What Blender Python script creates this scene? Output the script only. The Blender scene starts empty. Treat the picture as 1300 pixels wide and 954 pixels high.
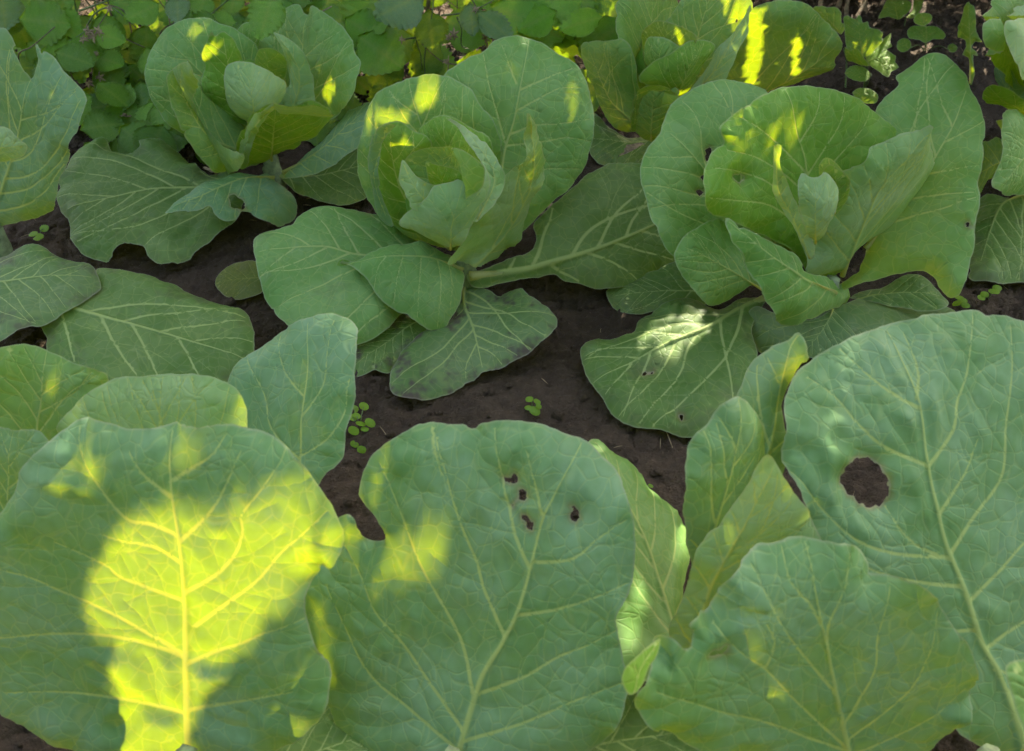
import bpy, math, random, time
import numpy as np
from mathutils import Vector, Matrix, geometry, kdtree
T0 = time.time()
random.seed(7); RNG = np.random.default_rng(7)
sc = bpy.context.scene
COL = sc.collection

# ------------------------------------------------------------------ camera
CAM_H, PITCH, TANH = 1.2, math.radians(42.0), 0.466
cam_d = bpy.data.cameras.new('camera'); cam = bpy.data.objects.new('camera', cam_d); COL.objects.link(cam)
cam.location = (0, 0, CAM_H); cam.rotation_euler = (math.pi/2 - PITCH, 0, 0)
cam_d.sensor_width = 36.0; cam_d.lens = 18.0/TANH; cam_d.clip_end = 2000; cam_d.clip_start = 0.02
cam_d.dof.use_dof = True; cam_d.dof.focus_distance = 1.75; cam_d.dof.aperture_fstop = 7.0
sc.camera = cam
# ------------------------------------------------------------------ sky, sun, exposure
SUN_EL, SUN_AZ = math.radians(29), math.radians(20)       # azimuth: to the right of straight ahead (+Y)
SDIR = np.array([math.cos(SUN_EL)*math.sin(SUN_AZ), math.cos(SUN_EL)*math.cos(SUN_AZ), math.sin(SUN_EL)])
w = bpy.data.worlds.new('World'); sc.world = w; w.use_nodes = True
nt = w.node_tree; nt.nodes.clear()
sky = nt.nodes.new('ShaderNodeTexSky'); sky.sky_type = 'NISHITA'; sky.sun_disc = False
sky.sun_elevation = SUN_EL; sky.sun_rotation = SUN_AZ; sky.dust_density = 7.0; sky.ozone_density = 0.0; sky.air_density = 1.0
bg = nt.nodes.new('ShaderNodeBackground'); bg.inputs['Strength'].default_value = 0.085
wo = nt.nodes.new('ShaderNodeOutputWorld')
nt.links.new(sky.outputs[0], bg.inputs[0]); nt.links.new(bg.outputs[0], wo.inputs[0])
sl = bpy.data.lights.new('sun', 'SUN'); sl.energy = 2.4; sl.angle = math.radians(0.4); sl.color = (1.0, 0.90, 0.72)
so = bpy.data.objects.new('sun', sl); COL.objects.link(so); so.location = (0, 6, 8)
so.rotation_euler = Vector(-SDIR).to_track_quat('-Z', 'Y').to_euler()
sc.view_settings.view_transform = 'Standard'; sc.view_settings.look = 'None'
sc.view_settings.exposure = 3.3; sc.view_settings.gamma = 1.0
sc.cycles.use_denoising = True; sc.cycles.use_adaptive_sampling = True; sc.cycles.adaptive_threshold = 0.015; sc.cycles.adaptive_min_samples = 12
sc.cycles.max_bounces = 5; sc.cycles.transmission_bounces = 4; sc.cycles.diffuse_bounces = 3; sc.cycles.glossy_bounces = 2

# ------------------------------------------------------------------ projection helpers
FPX = 650.0/TANH
CP = np.array([0, 0, CAM_H]); cP, sP = math.cos(PITCH), math.sin(PITCH)
FW = np.array([0, cP, -sP]); RT = np.array([1.0, 0, 0]); UPV = np.array([0, sP, cP])
def ray(p):
    p = np.atleast_2d(np.asarray(p, float))
    d = FW + ((p[:, :1]-650)/FPX)*RT + ((477-p[:, 1:2])/FPX)*UPV
    return d/np.linalg.norm(d, axis=1, keepdims=True)
def at(px, py, z):
    d = ray([(px, py)])[0]; return CP + d*((z-CAM_H)/d[2])
def aty(px, py, y):
    d = ray([(px, py)])[0]; return CP + d*(y/d[1])

# ------------------------------------------------------------------ noise helpers
def vnoise(x, y, seed=0):
    def hsh(i, j):
        n = (i*374761393 + j*668265263 + seed*974711) & 0x7fffffff
        n = ((n ^ (n >> 13))*1274126177) & 0x7fffffff
        return ((n ^ (n >> 16)) & 0xffff)/65535.0
    xi = np.floor(x).astype(np.int64); yi = np.floor(y).astype(np.int64); fx = x-xi; fy = y-yi
    fx = fx*fx*(3-2*fx); fy = fy*fy*(3-2*fy)
    return ((hsh(xi, yi)*(1-fx)+hsh(xi+1, yi)*fx)*(1-fy) + (hsh(xi, yi+1)*(1-fx)+hsh(xi+1, yi+1)*fx)*fy)*2-1
def fbm(x, y, seed=0, oct=4):
    s = 0; a = 1.0
    for o in range(oct):
        s = s + a*vnoise(x*2**o, y*2**o, seed+o*17); a *= 0.5
    return s/1.9
def worley(x, y, seed=0):
    xi = np.floor(x).astype(np.int64); yi = np.floor(y).astype(np.int64)
    f1 = np.full(x.shape, 9.0); f2 = np.full(x.shape, 9.0)
    def hsh(i, j, k):
        n = (i*374761393 + j*668265263 + (seed+k)*974711) & 0x7fffffff
        n = ((n ^ (n >> 13))*1274126177) & 0x7fffffff
        return ((n ^ (n >> 16)) & 0xffff)/65535.0
    for di in (-1, 0, 1):
        for dj in (-1, 0, 1):
            i, j = xi+di, yi+dj
            d = np.hypot(i+hsh(i, j, 1)-x, j+hsh(i, j, 2)-y)
            n1 = np.minimum(f1, d); f2 = np.minimum(np.maximum(f1, d), f2); f1 = n1
    return f1, f2

# ------------------------------------------------------------------ materials
def mat(name):
    m = bpy.data.materials.new(name); m.use_nodes = True; m.node_tree.nodes.clear(); return m, m.node_tree
class NT:
    def __init__(s, nt): s.nt = nt
    def n(s, t, **kw):
        k = s.nt.nodes.new(t)
        for a, b in kw.items():
            if a.startswith('i_'): k.inputs[a[2:].replace('_', ' ')].default_value = b
            else: setattr(k, a, b)
        return k
    def l(s, a, b): s.nt.links.new(a, b)
    def val(s, op, a, b=None, c=None, clamp=False):
        k = s.nt.nodes.new('ShaderNodeMath'); k.operation = op; k.use_clamp = clamp
        for i, v in enumerate((a, b, c)):
            if v is None: continue
            if isinstance(v, (int, float)): k.inputs[i].default_value = v
            else: s.l(v, k.inputs[i])
        return k.outputs[0]
    def mix(s, f, a, b, mode='MIX'):
        k = s.nt.nodes.new('ShaderNodeMix'); k.data_type = 'RGBA'; k.blend_type = mode
        for i, v in ((0, f), (6, a), (7, b)):
            if isinstance(v, (int, float)): k.inputs[i].default_value = v
            elif isinstance(v, tuple): k.inputs[i].default_value = v if len(v) == 4 else v+(1,)
            else: s.l(v, k.inputs[i])
        return k.outputs[2]
    def ramp(s, f, a, b):
        k = s.nt.nodes.new('ShaderNodeMapRange'); k.interpolation_type = 'SMOOTHSTEP'
        s.l(f, k.inputs[0]); k.inputs[1].default_value = a; k.inputs[2].default_value = b
        return k.outputs[0]

def leaf_material(name, transl=0.32, rough=0.50, veinc=(0.37, 0.47, 0.14), tcol=(0.46, 0.60, 0.003), net=52.0):
    m, nt = mat(name); g = NT(nt)
    oi = g.n('ShaderNodeObjectInfo')
    ve = g.n('ShaderNodeAttribute', attribute_name='vein').outputs['Fac']
    ed = g.n('ShaderNodeAttribute', attribute_name='edge').outputs['Fac']
    uv = g.n('ShaderNodeAttribute', attribute_name='leafuv').outputs['Vector']
    # distorted fine network of veinlets
    nz = g.n('ShaderNodeTexNoise', i_Scale=40.0, i_Detail=0.0); g.l(uv, nz.inputs['Vector'])
    dist = g.n('ShaderNodeVectorMath', operation='MULTIPLY_ADD'); g.l(nz.outputs['Color'], dist.inputs[0])
    dist.inputs[1].default_value = (0.014, 0.014, 0); g.l(uv, dist.inputs[2])
    vo = g.n('ShaderNodeTexVoronoi', feature='DISTANCE_TO_EDGE', i_Scale=net); g.l(dist.outputs[0], vo.inputs['Vector'])
    netf = g.val('SUBTRACT', 1.0, g.ramp(vo.outputs['Distance'], 0.0, 0.07))
    v1 = g.ramp(ve, 0.12, 0.75)
    # base colour from the object's own colour, mottled
    n1 = g.n('ShaderNodeTexNoise', i_Scale=9.0, i_Detail=2.0, i_Roughness=0.6); g.l(uv, n1.inputs['Vector'])
    n2 = g.n('ShaderNodeTexNoise', i_Scale=75.0, i_Detail=1.5, i_Roughness=0.65); g.l(uv, n2.inputs['Vector'])
    f1 = g.ramp(n1.outputs['Fac'], 0.3, 0.72)
    c = g.mix(f1, g.mix(1.0, oi.outputs['Color'], (0.72, 0.84, 0.64), 'MULTIPLY'), g.mix(1.0, oi.outputs['Color'], (1.30, 1.16, 1.30), 'MULTIPLY'))
    f2 = g.val('MULTIPLY', g.ramp(n2.outputs['Fac'], 0.35, 0.7), 0.50)
    c = g.mix(f2, c, g.mix(1.0, c, (0.72, 0.80, 0.66), 'MULTIPLY'))
    c = g.mix(g.val('MULTIPLY', netf, 0.13), c, veinc)
    # wear: brownish blotches, amount in the object colour's alpha
    n3 = g.n('ShaderNodeTexNoise', i_Scale=17.0, i_Detail=3.0, i_Roughness=0.7); g.l(uv, n3.inputs['Vector'])
    near = g.val('SUBTRACT', 1.0, g.ramp(ed, 0.0, 0.045))
    wear = g.val('ADD', g.val('MULTIPLY', near, 0.14), n3.outputs['Fac'])
    wear = g.val('MULTIPLY', g.ramp(wear, 0.56, 0.76), oi.outputs['Alpha'], clamp=True)
    c = g.mix(wear, c, (0.10, 0.082, 0.05))
    n6 = g.n('ShaderNodeTexNoise', i_Scale=26.0, i_Detail=3.0, i_Roughness=0.75); g.l(dist.outputs[0], n6.inputs['Vector'])
    c = g.mix(g.val('MULTIPLY', g.ramp(n6.outputs['Fac'], 0.48, 0.72), 0.13), c, (0.30, 0.34, 0.22))
    scar = g.n('ShaderNodeAttribute', attribute_name='scar').outputs['Fac']
    c = g.mix(g.val('MULTIPLY', scar, 0.8), c, (0.17, 0.13, 0.05))
    spots = g.val('MULTIPLY', g.ramp(n2.outputs['Fac'], 0.72, 0.79), g.val('ADD', oi.outputs['Alpha'], 0.12), clamp=True)
    c = g.mix(g.val('MULTIPLY', spots, 0.6), c, (0.055, 0.05, 0.02))
    c = g.mix(g.val('MULTIPLY', v1, 0.85), c, veinc)
    rim = g.val('SUBTRACT', 1.0, g.ramp(ed, 0.0004, 0.0026))
    c = g.mix(g.val('MULTIPLY', rim, 0.42), c, (0.42, 0.38, 0.24))
    # relief
    hgt = g.val('ADD', g.val('MULTIPLY', n2.outputs['Fac'], 0.30), g.val('MULTIPLY', netf, -0.45))
    bp = g.n('ShaderNodeBump', i_Strength=0.28, i_Distance=0.0035); g.l(hgt, bp.inputs['Height'])
    pr = g.n('ShaderNodeBsdfPrincipled'); g.l(c, pr.inputs['Base Color']); g.l(bp.outputs[0], pr.inputs['Normal'])
    rr = g.val('ADD', g.val('MULTIPLY', n2.outputs['Fac'], 0.25), rough-0.08); g.l(rr, pr.inputs['Roughness'])
    pr.inputs['Specular IOR Level'].default_value = 0.30
    pr.inputs['Sheen Weight'].default_value = 0.0; pr.inputs['Sheen Roughness'].default_value = 0.45; pr.inputs['Sheen Tint'].default_value = (0.75, 0.9, 0.95, 1)
    tc = g.mix(g.val('MULTIPLY', v1, 0.75), g.mix(f1, tcol, tuple(k*0.66 for k in tcol)), (0.80, 0.66, 0.03))
    tc = g.mix(g.val('MULTIPLY', netf, 0.32), tc, (0.80, 0.70, 0.02))
    tc = g.mix(wear, tc, (0.16, 0.10, 0.02))
    tr = g.n('ShaderNodeBsdfTranslucent'); g.l(tc, tr.inputs['Color'])
    ms = g.n('ShaderNodeMixShader'); ms.inputs[0].default_value = transl
    g.l(pr.outputs[0], ms.inputs[1]); g.l(tr.outputs[0], ms.inputs[2])
    o = g.n('ShaderNodeOutputMaterial'); g.l(ms.outputs[0], o.inputs['Surface'])
    return m
M_LEAF = leaf_material('cabbage_leaf')
M_WEED = leaf_material('weed_leaf', transl=0.40, rough=0.50, veinc=(0.20, 0.30, 0.06), tcol=(0.42, 0.56, 0.012), net=150.0)

def simple(name, col, rough=0.6, transl=0.0, tcol=(0.5, 0.5, 0.05), nscale=60.0, var=0.35, bump=0.3, objcol=False):
    m, nt = mat(name); g = NT(nt)
    co = g.n('ShaderNodeTexCoord').outputs['Object']
    nz = g.n('ShaderNodeTexNoise', i_Scale=nscale, i_Detail=4.0, i_Roughness=0.65); g.l(co, nz.inputs['Vector'])
    base = g.n('ShaderNodeObjectInfo').outputs['Color'] if objcol else col
    f = g.ramp(nz.outputs['Fac'], 0.3, 0.7)
    lo, hi = (1-var,)*3, (1+var,)*3
    c = g.mix(f, g.mix(1.0, base, lo, 'MULTIPLY'), g.mix(1.0, base, hi, 'MULTIPLY'))
    bp = g.n('ShaderNodeBump', i_Strength=bump, i_Distance=0.002); g.l(nz.outputs['Fac'], bp.inputs['Height'])
    pr = g.n('ShaderNodeBsdfPrincipled', i_Roughness=rough); g.l(c, pr.inputs['Base Color']); g.l(bp.outputs[0], pr.inputs['Normal'])
    out = pr.outputs[0]
    if transl:
        tr = g.n('ShaderNodeBsdfTranslucent'); tr.inputs[0].default_value = tcol+(1,)
        ms = g.n('ShaderNodeMixShader'); ms.inputs[0].default_value = transl
        g.l(out, ms.inputs[1]); g.l(tr.outputs[0], ms.inputs[2]); out = ms.outputs[0]
    o = g.n('ShaderNodeOutputMaterial'); g.l(out, o.inputs['Surface']); return m
M_RIB = simple('midrib_flesh', (0.36, 0.43, 0.20), 0.45, 0.62, (0.90, 0.82, 0.16), 90, 0.18, 0.2)
M_STEM = simple('cabbage_stalk', (0.22, 0.27, 0.12), 0.6, nscale=70)
M_CANE = simple('cane_bark', (0.13, 0.11, 0.04), 0.7, nscale=80)
M_CANOPY = simple('canopy_leaf', (0.045, 0.085, 0.02), 0.5, 0.10, (0.10, 0.16, 0.01), 30)
M_DRY = simple('dry_plant_matter', (0.26, 0.19, 0.10), 0.8, 0.15, (0.4, 0.3, 0.1), 90, 0.5, 0.5)
M_RASP = leaf_material('raspberry_leaf', transl=0.34, rough=0.40, veinc=(0.14, 0.24, 0.05), tcol=(0.30, 0.46, 0.01), net=230.0)

def soil_material():
    m, nt = mat('soil'); g = NT(nt)
    co = g.n('ShaderNodeTexCoord').outputs['Object']
    n1 = g.n('ShaderNodeTexNoise', i_Scale=5.0, i_Detail=6.0, i_Roughness=0.65); g.l(co, n1.inputs['Vector'])
    n2 = g.n('ShaderNodeTexNoise', i_Scale=160.0, i_Detail=5.0, i_Roughness=0.7); g.l(co, n2.inputs['Vector'])
    n3 = g.n('ShaderNodeTexNoise', i_Scale=38.0, i_Detail=4.0, i_Roughness=0.6); g.l(co, n3.inputs['Vector'])
    c = g.mix(g.ramp(n1.outputs['Fac'], 0.3, 0.7), (0.044, 0.029, 0.016), (0.100, 0.068, 0.039))
    c = g.mix(g.ramp(n3.outputs['Fac'], 0.35, 0.75), c, (0.060, 0.041, 0.023))
    c = g.mix(g.val('MULTIPLY', g.ramp(n2.outputs['Fac'], 0.55, 0.8), 0.55), c, (0.24, 0.175, 0.115))
    hgt = g.val('ADD', n2.outputs['Fac'], g.val('MULTIPLY', n3.outputs['Fac'], 2.2))
    bp = g.n('ShaderNodeBump', i_Strength=1.0, i_Distance=0.009); g.l(hgt, bp.inputs['Height'])
    pr = g.n('ShaderNodeBsdfPrincipled', i_Roughness=0.9); g.l(c, pr.inputs['Base Color']); g.l(bp.outputs[0], pr.inputs['Normal'])
    pr.inputs['Specular IOR Level'].default_value = 0.25
    o = g.n('ShaderNodeOutputMaterial'); g.l(pr.outputs[0], o.inputs['Surface']); return m
M_SOIL = soil_material()

# ------------------------------------------------------------------ object helpers
def tag(o, label=None, cat=None, group=None, kind=None):
    for k, v in (('label', label), ('category', cat), ('group', group), ('kind', kind)):
        if v: o[k] = v
    return o
def empty(name, loc, label, cat, group=None):
    o = bpy.data.objects.new(name, None); COL.objects.link(o); o.location = loc; o.empty_display_size = 0.05
    return tag(o, label, cat, group)
def mesh_obj(name, V, F, m, parent=None, smooth=True, attrs=None, color=None):
    V = np.asarray(V, float); off = np.zeros(3)
    p = parent
    while p is not None: off = off+np.array(p.location); p = p.parent
    me = bpy.data.meshes.new(name); me.from_pydata((V-off).tolist(), [], [tuple(f) for f in F])
    if smooth: me.polygons.foreach_set('use_smooth', [True]*len(me.polygons))
    for an, (ty, dat) in (attrs or {}).items():
        a = me.attributes.new(an, ty, 'POINT')
        a.data.foreach_set('value' if ty == 'FLOAT' else 'vector', np.asarray(dat, np.float32).ravel())
    me.materials.append(m); me.update()
    o = bpy.data.objects.new(name, me); COL.objects.link(o)
    if parent is not None: o.parent = parent
    if color: o.color = color
    return o
def tube(P, R, n=8, cap=True):
    P = np.asarray(P, float); V = []; F = []; k = len(P); prev = np.array([0.31, 0.2, 0.93])
    for i in range(k):
        t = P[min(i+1, k-1)]-P[max(i-1, 0)]; t = t/(np.linalg.norm(t)+1e-12)
        a = prev-t*np.dot(prev, t); a = a/(np.linalg.norm(a)+1e-9); prev = a; b = np.cross(t, a)
        for j in range(n):
            th = 2*math.pi*j/n; V.append(P[i]+R[i]*(math.cos(th)*a+math.sin(th)*b))
    for i in range(k-1):
        for j in range(n):
            F.append((i*n+j, i*n+(j+1) % n, (i+1)*n+(j+1) % n, (i+1)*n+j))
    if cap: F.append(tuple(range(n-1, -1, -1))); F.append(tuple((k-1)*n+j for j in range(n)))
    return V, F
def crom(P, n=6, closed=False):
    P = np.asarray(P, float); k = len(P); out = []
    if k < 3 and not closed: return np.array([P[0]+(P[-1]-P[0])*t for t in np.linspace(0, 1, n+1)])
    idx = range(k) if closed else range(k-1)
    for i in idx:
        if closed: p0, p1, p2, p3 = P[i-1], P[i], P[(i+1) % k], P[(i+2) % k]
        else: p0, p1, p2, p3 = P[max(i-1, 0)], P[i], P[i+1], P[min(i+2, k-1)]
        # centripetal-ish: limit tangents by the segment's length to avoid overshoot
        d = np.linalg.norm(p2-p1); m1 = (p2-p0)/2; m2 = (p3-p1)/2
        for mm in (m1, m2):
            l = np.linalg.norm(mm)
            if l > 1.0*d: mm *= d/l
        for t in np.linspace(0, 1, n, endpoint=False):
            h00 = 2*t**3-3*t*t+1; h10 = t**3-2*t*t+t; h01 = -2*t**3+3*t*t; h11 = t**3-t*t
            out.append(h00*p1+h10*m1+h01*p2+h11*m2)
    if not closed: out.append(P[-1])
    return np.array(out)
def resample(P, step, closed=False):
    P = np.asarray(P, float)
    if closed: P = np.vstack([P, P[:1]])
    s = np.r_[0, np.cumsum(np.linalg.norm(np.diff(P, axis=0), axis=1))]
    n = max(2, int(round(s[-1]/step)))
    q = np.linspace(0, s[-1], n+1)
    R = np.stack([np.interp(q, s, P[:, k]) for k in range(P.shape[1])], 1)
    return R[:-1] if closed else R
def pip(Q, poly):
    Q = np.atleast_2d(Q); x, y = Q[:, 0][:, None], Q[:, 1][:, None]
    x1, y1 = poly[:, 0], poly[:, 1]; x2, y2 = np.roll(x1, -1), np.roll(y1, -1)
    c = ((y1 > y) != (y2 > y)) & (x < (x2-x1)*(y-y1)/(y2-y1+1e-15)+x1)
    return c.sum(1) % 2 == 1
def segdist(Q, A, B):
    """distance of points Q to the segments A-B and the index of the nearest segment"""
    n = np.maximum(1, np.ceil(np.linalg.norm(B-A, axis=1)/.0016).astype(int)); tot = int(n.sum())
    si = np.repeat(np.arange(len(A)), n); fr = (np.arange(tot)-np.repeat(np.cumsum(n)-n, n)+.5)/np.repeat(n, n)
    S = A[si]+(B-A)[si]*fr[:, None]
    kd = kdtree.KDTree(tot)
    for i, (x, y) in enumerate(S.tolist()): kd.insert((x, y, 0), i)
    kd.balance(); f = kd.find
    j = si[np.fromiter((f((x, y, 0))[1] for x, y in Q.tolist()), int, len(Q))]
    d = (B-A)[j]; t = np.clip(((Q-A[j])*d).sum(1)/((d*d).sum(1)+1e-15), 0, 1)
    return np.linalg.norm(Q-A[j]-t[:, None]*d, axis=1), j

# ------------------------------------------------------------------ the leaf builder
SURF = {}; KEYS = {}
class Surf:
    """a curved leaf surface: a tilted plane through three points plus cupping, arching and rolling"""
    def __init__(s, z3, cup=0, arch=0, crease=0, roll=0, roll0=.65, twist=0, dome=0, er=0, er0=.3, vc=0):
        a, b, c = [at(*q) for q in z3]
        s.P0 = a; s.L = np.linalg.norm(b-a); s.U = (b-a)/s.L
        n = np.cross(s.U, c-a); n /= np.linalg.norm(n)
        if np.dot(n, CP-a) < 0: n = -n
        s.N = n; s.V = np.cross(n, s.U); s.p = (cup, arch, crease, roll, roll0, twist, dome, er, er0, vc)
    def h(s, u, v):
        cup, arch, crease, roll, roll0, twist, dome, er, er0, vc = s.p; v = v-vc
        r = cup*v*v + arch*4*u*(1-u) + crease*(np.sqrt(v*v+.0009)-.03) + twist*u*v
        r = r + roll*np.maximum(0, u-roll0)**2 + dome*(1-4*((u-.5)**2+v*v)) + er*np.maximum(0, np.abs(v)-er0)**2
        return np.clip(r, -.6, .6)*s.L
    def hit(s, px):
        d = ray(px); dn = d@s.N; H = np.zeros(len(d)); base = (s.P0-CP)@s.N
        for k in range(40):
            t = (base+H)/dn; X = CP+t[:, None]*d-s.P0
            u, v = X@s.U, X@s.V
            H = H*.5+.5*s.h(u/s.L, v/s.L)
        return np.stack([u, v], 1)
    def xyz(s, q, dh=0):
        H = s.h(q[:, 0]/s.L, q[:, 1]/s.L)+dh
        return s.P0+q[:, :1]*s.U+q[:, 1:2]*s.V+H[:, None]*s.N

def grow_veins(rib, poly, wrib, nsec, rng, spread=1.0, t0=.07, t1=.9, side=(1, -1)):
    """side veins that leave the rib, bend to the tip and fork"""
    veins = []; L = np.linalg.norm(np.diff(rib, axis=0), axis=1).sum(); step = max(.0035, L/60)
    polyd = resample(poly, .004, True)
    def walk(p, ang, bend, w0, maxl, depth):
        pts = [p.copy()]; a = ang; l = 0
        while l < maxl:
            a += bend*step+rng.normal(0, .05); q = pts[-1]+step*np.array([math.cos(a), math.sin(a)])
            if not pip(q, poly)[0] or np.min(np.hypot(*(polyd-q).T)) < .0045: break
            pts.append(q); l += step
        if len(pts) < 4: return
        pts = np.array(pts); n = len(pts)
        veins.append((pts, np.linspace(w0, max(w0*.35, .00035), n), 1.0 if depth == 0 else .45))
        if depth < 2:
            k = rng.integers(1, 4) if depth == 0 else int(rng.uniform() < .35)
            for b, fr in enumerate(np.linspace(.35, .75, k)):
                i = int(n*fr); t = pts[min(i+1, n-1)]-pts[i-1]; aa = math.atan2(t[1], t[0])
                sg = 1 if (b+depth) % 2 == 0 else -1
                walk(pts[i], aa+sg*rng.uniform(.6, .95), -sg*2.0, w0*.55, (n-i)*step*rng.uniform(.6, 1.0), depth+1)
    rr = resample(rib, L/80)
    for k in range(nsec):
        for s in side:
            t = t0+(t1-t0)*(k+.5*(s > 0)+rng.uniform(-.15, .15))/nsec; t = min(max(t, .02), .95)
            i = min(int(t*80), 78); tg = rr[i+1]-rr[max(i-1, 0)]; a = math.atan2(tg[1], tg[0])
            walk(rr[i], a+s*rng.uniform(.85, 1.08)*(1.0-.35*t)*spread, -s*1.6, wrib*.62*(1-.45*t), L*1.3, 0)
    return veins

def leaf(parent, key, outline, rib, z3, color, holes=(), veins=None, nsec=6, ribw=None, ds=.0065, quilt=.0022, wave=.010,
         ruffle=.004, name='leaf', m=None, seed=None, smooth_outline=4, spread=1.0, ribz=True, ribfrac=.35, curl=.019, wear=0.0, label=None, **kw):
    m = m or M_LEAF
    if key[0] in '123456' and key[1] not in '0123456789': z3 = [(a, b, z+.30*max(0, z-.1)) for a, b, z in z3]
    S = Surf(z3, **kw); SURF[key] = S
    rng = np.random.default_rng(seed if seed is not None else abs(hash_str(key)) % 99991)
    poly = S.hit(crom(outline, smooth_outline, True)); poly = resample(poly, ds*.75, True)
    # natural uneven margin
    e = np.roll(poly, -1, 0)-np.roll(poly, 1, 0); nn = np.stack([e[:, 1], -e[:, 0]], 1)/(np.linalg.norm(e, axis=1)[:, None]+1e-9)
    sarc = np.arange(len(poly))*ds*.75
    per = len(poly)*ds*.75; ph = rng.uniform(0, 6.28, 4)
    jag = sum(np.sin(2*np.pi*sarc/per*round(per/wl)+p)*a for wl, a, p in ((.023, .0003, ph[0]), (.0135, .00022, ph[1]), (.047, .0006, ph[2])))
    jag = jag+.0011*fbm(sarc/.03, sarc*0+ph[3], 61, 3)
    cen0 = poly.mean(0); sgn = np.sign(((poly-cen0)*nn).sum(1).mean()); sgn = sgn if sgn else 1.0
    for _ in range(int(rng.integers(1, 4))):
        c0 = rng.uniform(0, per); dd0 = np.abs((sarc-c0+per/2) % per-per/2); jag = jag-sgn*rng.uniform(.0015, .0042)*np.exp(-(dd0/rng.uniform(.003, .007))**2)
    poly = poly+nn*jag[:, None]*min(1.0, S.L/.15)
    hol = [resample(S.hit(crom(h, 3, True)), ds*.42, True) for h in holes]
    for hp in hol: hp += rng.normal(0, .0007, hp.shape)+.0012*np.column_stack([np.sin(np.arange(len(hp))*1.1+k) for k in (0, 1.7)])*min(1, len(hp)/14)
    R = resample(S.hit(crom(rib, 6)), .005)
    Lr = np.linalg.norm(np.diff(R, axis=0), axis=1).sum()
    ribw = ribw or min(.0052, .016*Lr)
    vs = []
    if veins:
        for vv in veins:
            q = resample(S.hit(crom(vv, 5)), .005); n = len(q)
            vs.append((q, np.linspace(ribw*.55, .0007, n), 1.0))
            lv = n*.005
            for b, fr in enumerate((.14, .26, .37, .48, .59, .7, .8, .9)):
                i = int(n*fr)
                if i < 2 or i > n-3: continue
                t = q[i+1]-q[i-1]; a = math.atan2(t[1], t[0]); sg = 1 if b % 2 else -1; pts = [q[i]]
                a += sg*rng.uniform(.7, 1.1)
                for _ in range(int(lv*rng.uniform(.22, .46)/.004)):
                    a += -sg*rng.uniform(0, .05)+rng.normal(0, .09); c = pts[-1]+.004*np.array([math.cos(a), math.sin(a)])
                    if not pip(c, poly)[0]: break
                    pts.append(c)
                if len(pts) > 3: vs.append((np.array(pts), np.linspace(.0010, .0004, len(pts)), .45))
    if nsec: vs += grow_veins(R, poly, ribw, nsec, rng, spread)
    vs.append((R, ribw*(.85*(1-np.linspace(0, 1, len(R)))**1.1+.15), 1.0))
    # points
    lo, hi = poly.min(0), poly.max(0); pts = []
    if max(hi-lo) > .75: raise ValueError('leaf too large: '+key+str(hi-lo))
    ny = int((hi[1]-lo[1])/(ds*.87))+2; nx = int((hi[0]-lo[0])/ds)+2
    gx, gy = np.meshgrid(np.arange(nx), np.arange(ny)); G = np.stack([lo[0]+(gx+.5*(gy % 2))*ds, lo[1]+gy*ds*.87], 2).reshape(-1, 2)
    G += rng.uniform(-.18, .18, G.shape)*ds
    G = G[pip(G, poly)]
    A = np.vstack([v[0][:-1] for v in vs]); B = np.vstack([v[0][1:] for v in vs])
    W = np.concatenate([v[1][:-1] for v in vs]); ST = np.concatenate([np.full(len(v[0])-1, v[2]) for v in vs])
    bA, bB = poly, np.roll(poly, -1, 0)
    for hp in hol: bA = np.vstack([bA, hp]); bB = np.vstack([bB, np.roll(hp, -1, 0)])
    d, j = segdist(G, A, B); de, _ = segdist(G, bA, bB)
    G = G[(d > W[j]*1.5+.0012) & (de > ds*.45)]
    VP = []
    for q, ww, st in vs:
        t = np.gradient(q, axis=0); t /= np.linalg.norm(t, axis=1)[:, None]+1e-12; nr = np.stack([-t[:, 1], t[:, 0]], 1)
        VP += [q, q+nr*ww[:, None]*1.25, q-nr*ww[:, None]*1.25]
        if q is R: VP += [q+nr*ww[:, None]*.6, q-nr*ww[:, None]*.6]
    VP = np.vstack(VP); VP = VP[pip(VP, poly)]; de, _ = segdist(VP, bA, bB); VP = VP[de > .0012]
    _, ui = np.unique(np.round(VP/.0005).astype(int), axis=0, return_index=True); VP = VP[ui]
    loops = [poly]+hol; allp = []; edges = []
    for lp in loops:
        b = len(allp); allp += lp.tolist(); edges += [(b+i, b+(i+1) % len(lp)) for i in range(len(lp))]
    allp += G.tolist()+VP.tolist()
    r = geometry.delaunay_2d_cdt([Vector(p) for p in allp], edges, [], 0, 1e-6)
    Q = np.array([tuple(v) for v in r[0]]); Fc = np.array(r[2], int)
    cen = Q[Fc].mean(1); keep = pip(cen, poly)
    for hp in hol: keep &= ~pip(cen, hp)
    Fc = Fc[keep]; used = np.unique(Fc); remap = -np.ones(len(Q), int); remap[used] = np.arange(len(used)); Q = Q[used]; Fc = remap[Fc]
    # orient
    a = Q[Fc]; ar = np.cross(a[:, 1]-a[:, 0], a[:, 2]-a[:, 0]); Fc[ar < 0] = Fc[ar < 0][:, ::-1]
    d, j = segdist(Q, A, B); de, ei = segdist(Q, bA, bB)
    prof = np.clip(1-d/(W[j]*1.25), 0, 1)*ST[j]
    L = S.L; o1 = rng.uniform(0, 50, 2)
    sc_ = min(1.0, L/.25)
    dh = .70*quilt*sc_*(1-np.exp(-(d/.013)**2)) - .0006*prof
    dh += wave*sc_*fbm(Q[:, 0]/.11+o1[0], Q[:, 1]/.11+o1[1], 3, 2)*np.clip(d/.02, .3, 1)
    dh += .0014*sc_*fbm(Q[:, 0]/.025+o1[0], Q[:, 1]/.025+o1[1], 5, 2)
    ei = np.minimum(ei, len(poly)-1); ss = sarc[ei]
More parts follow.
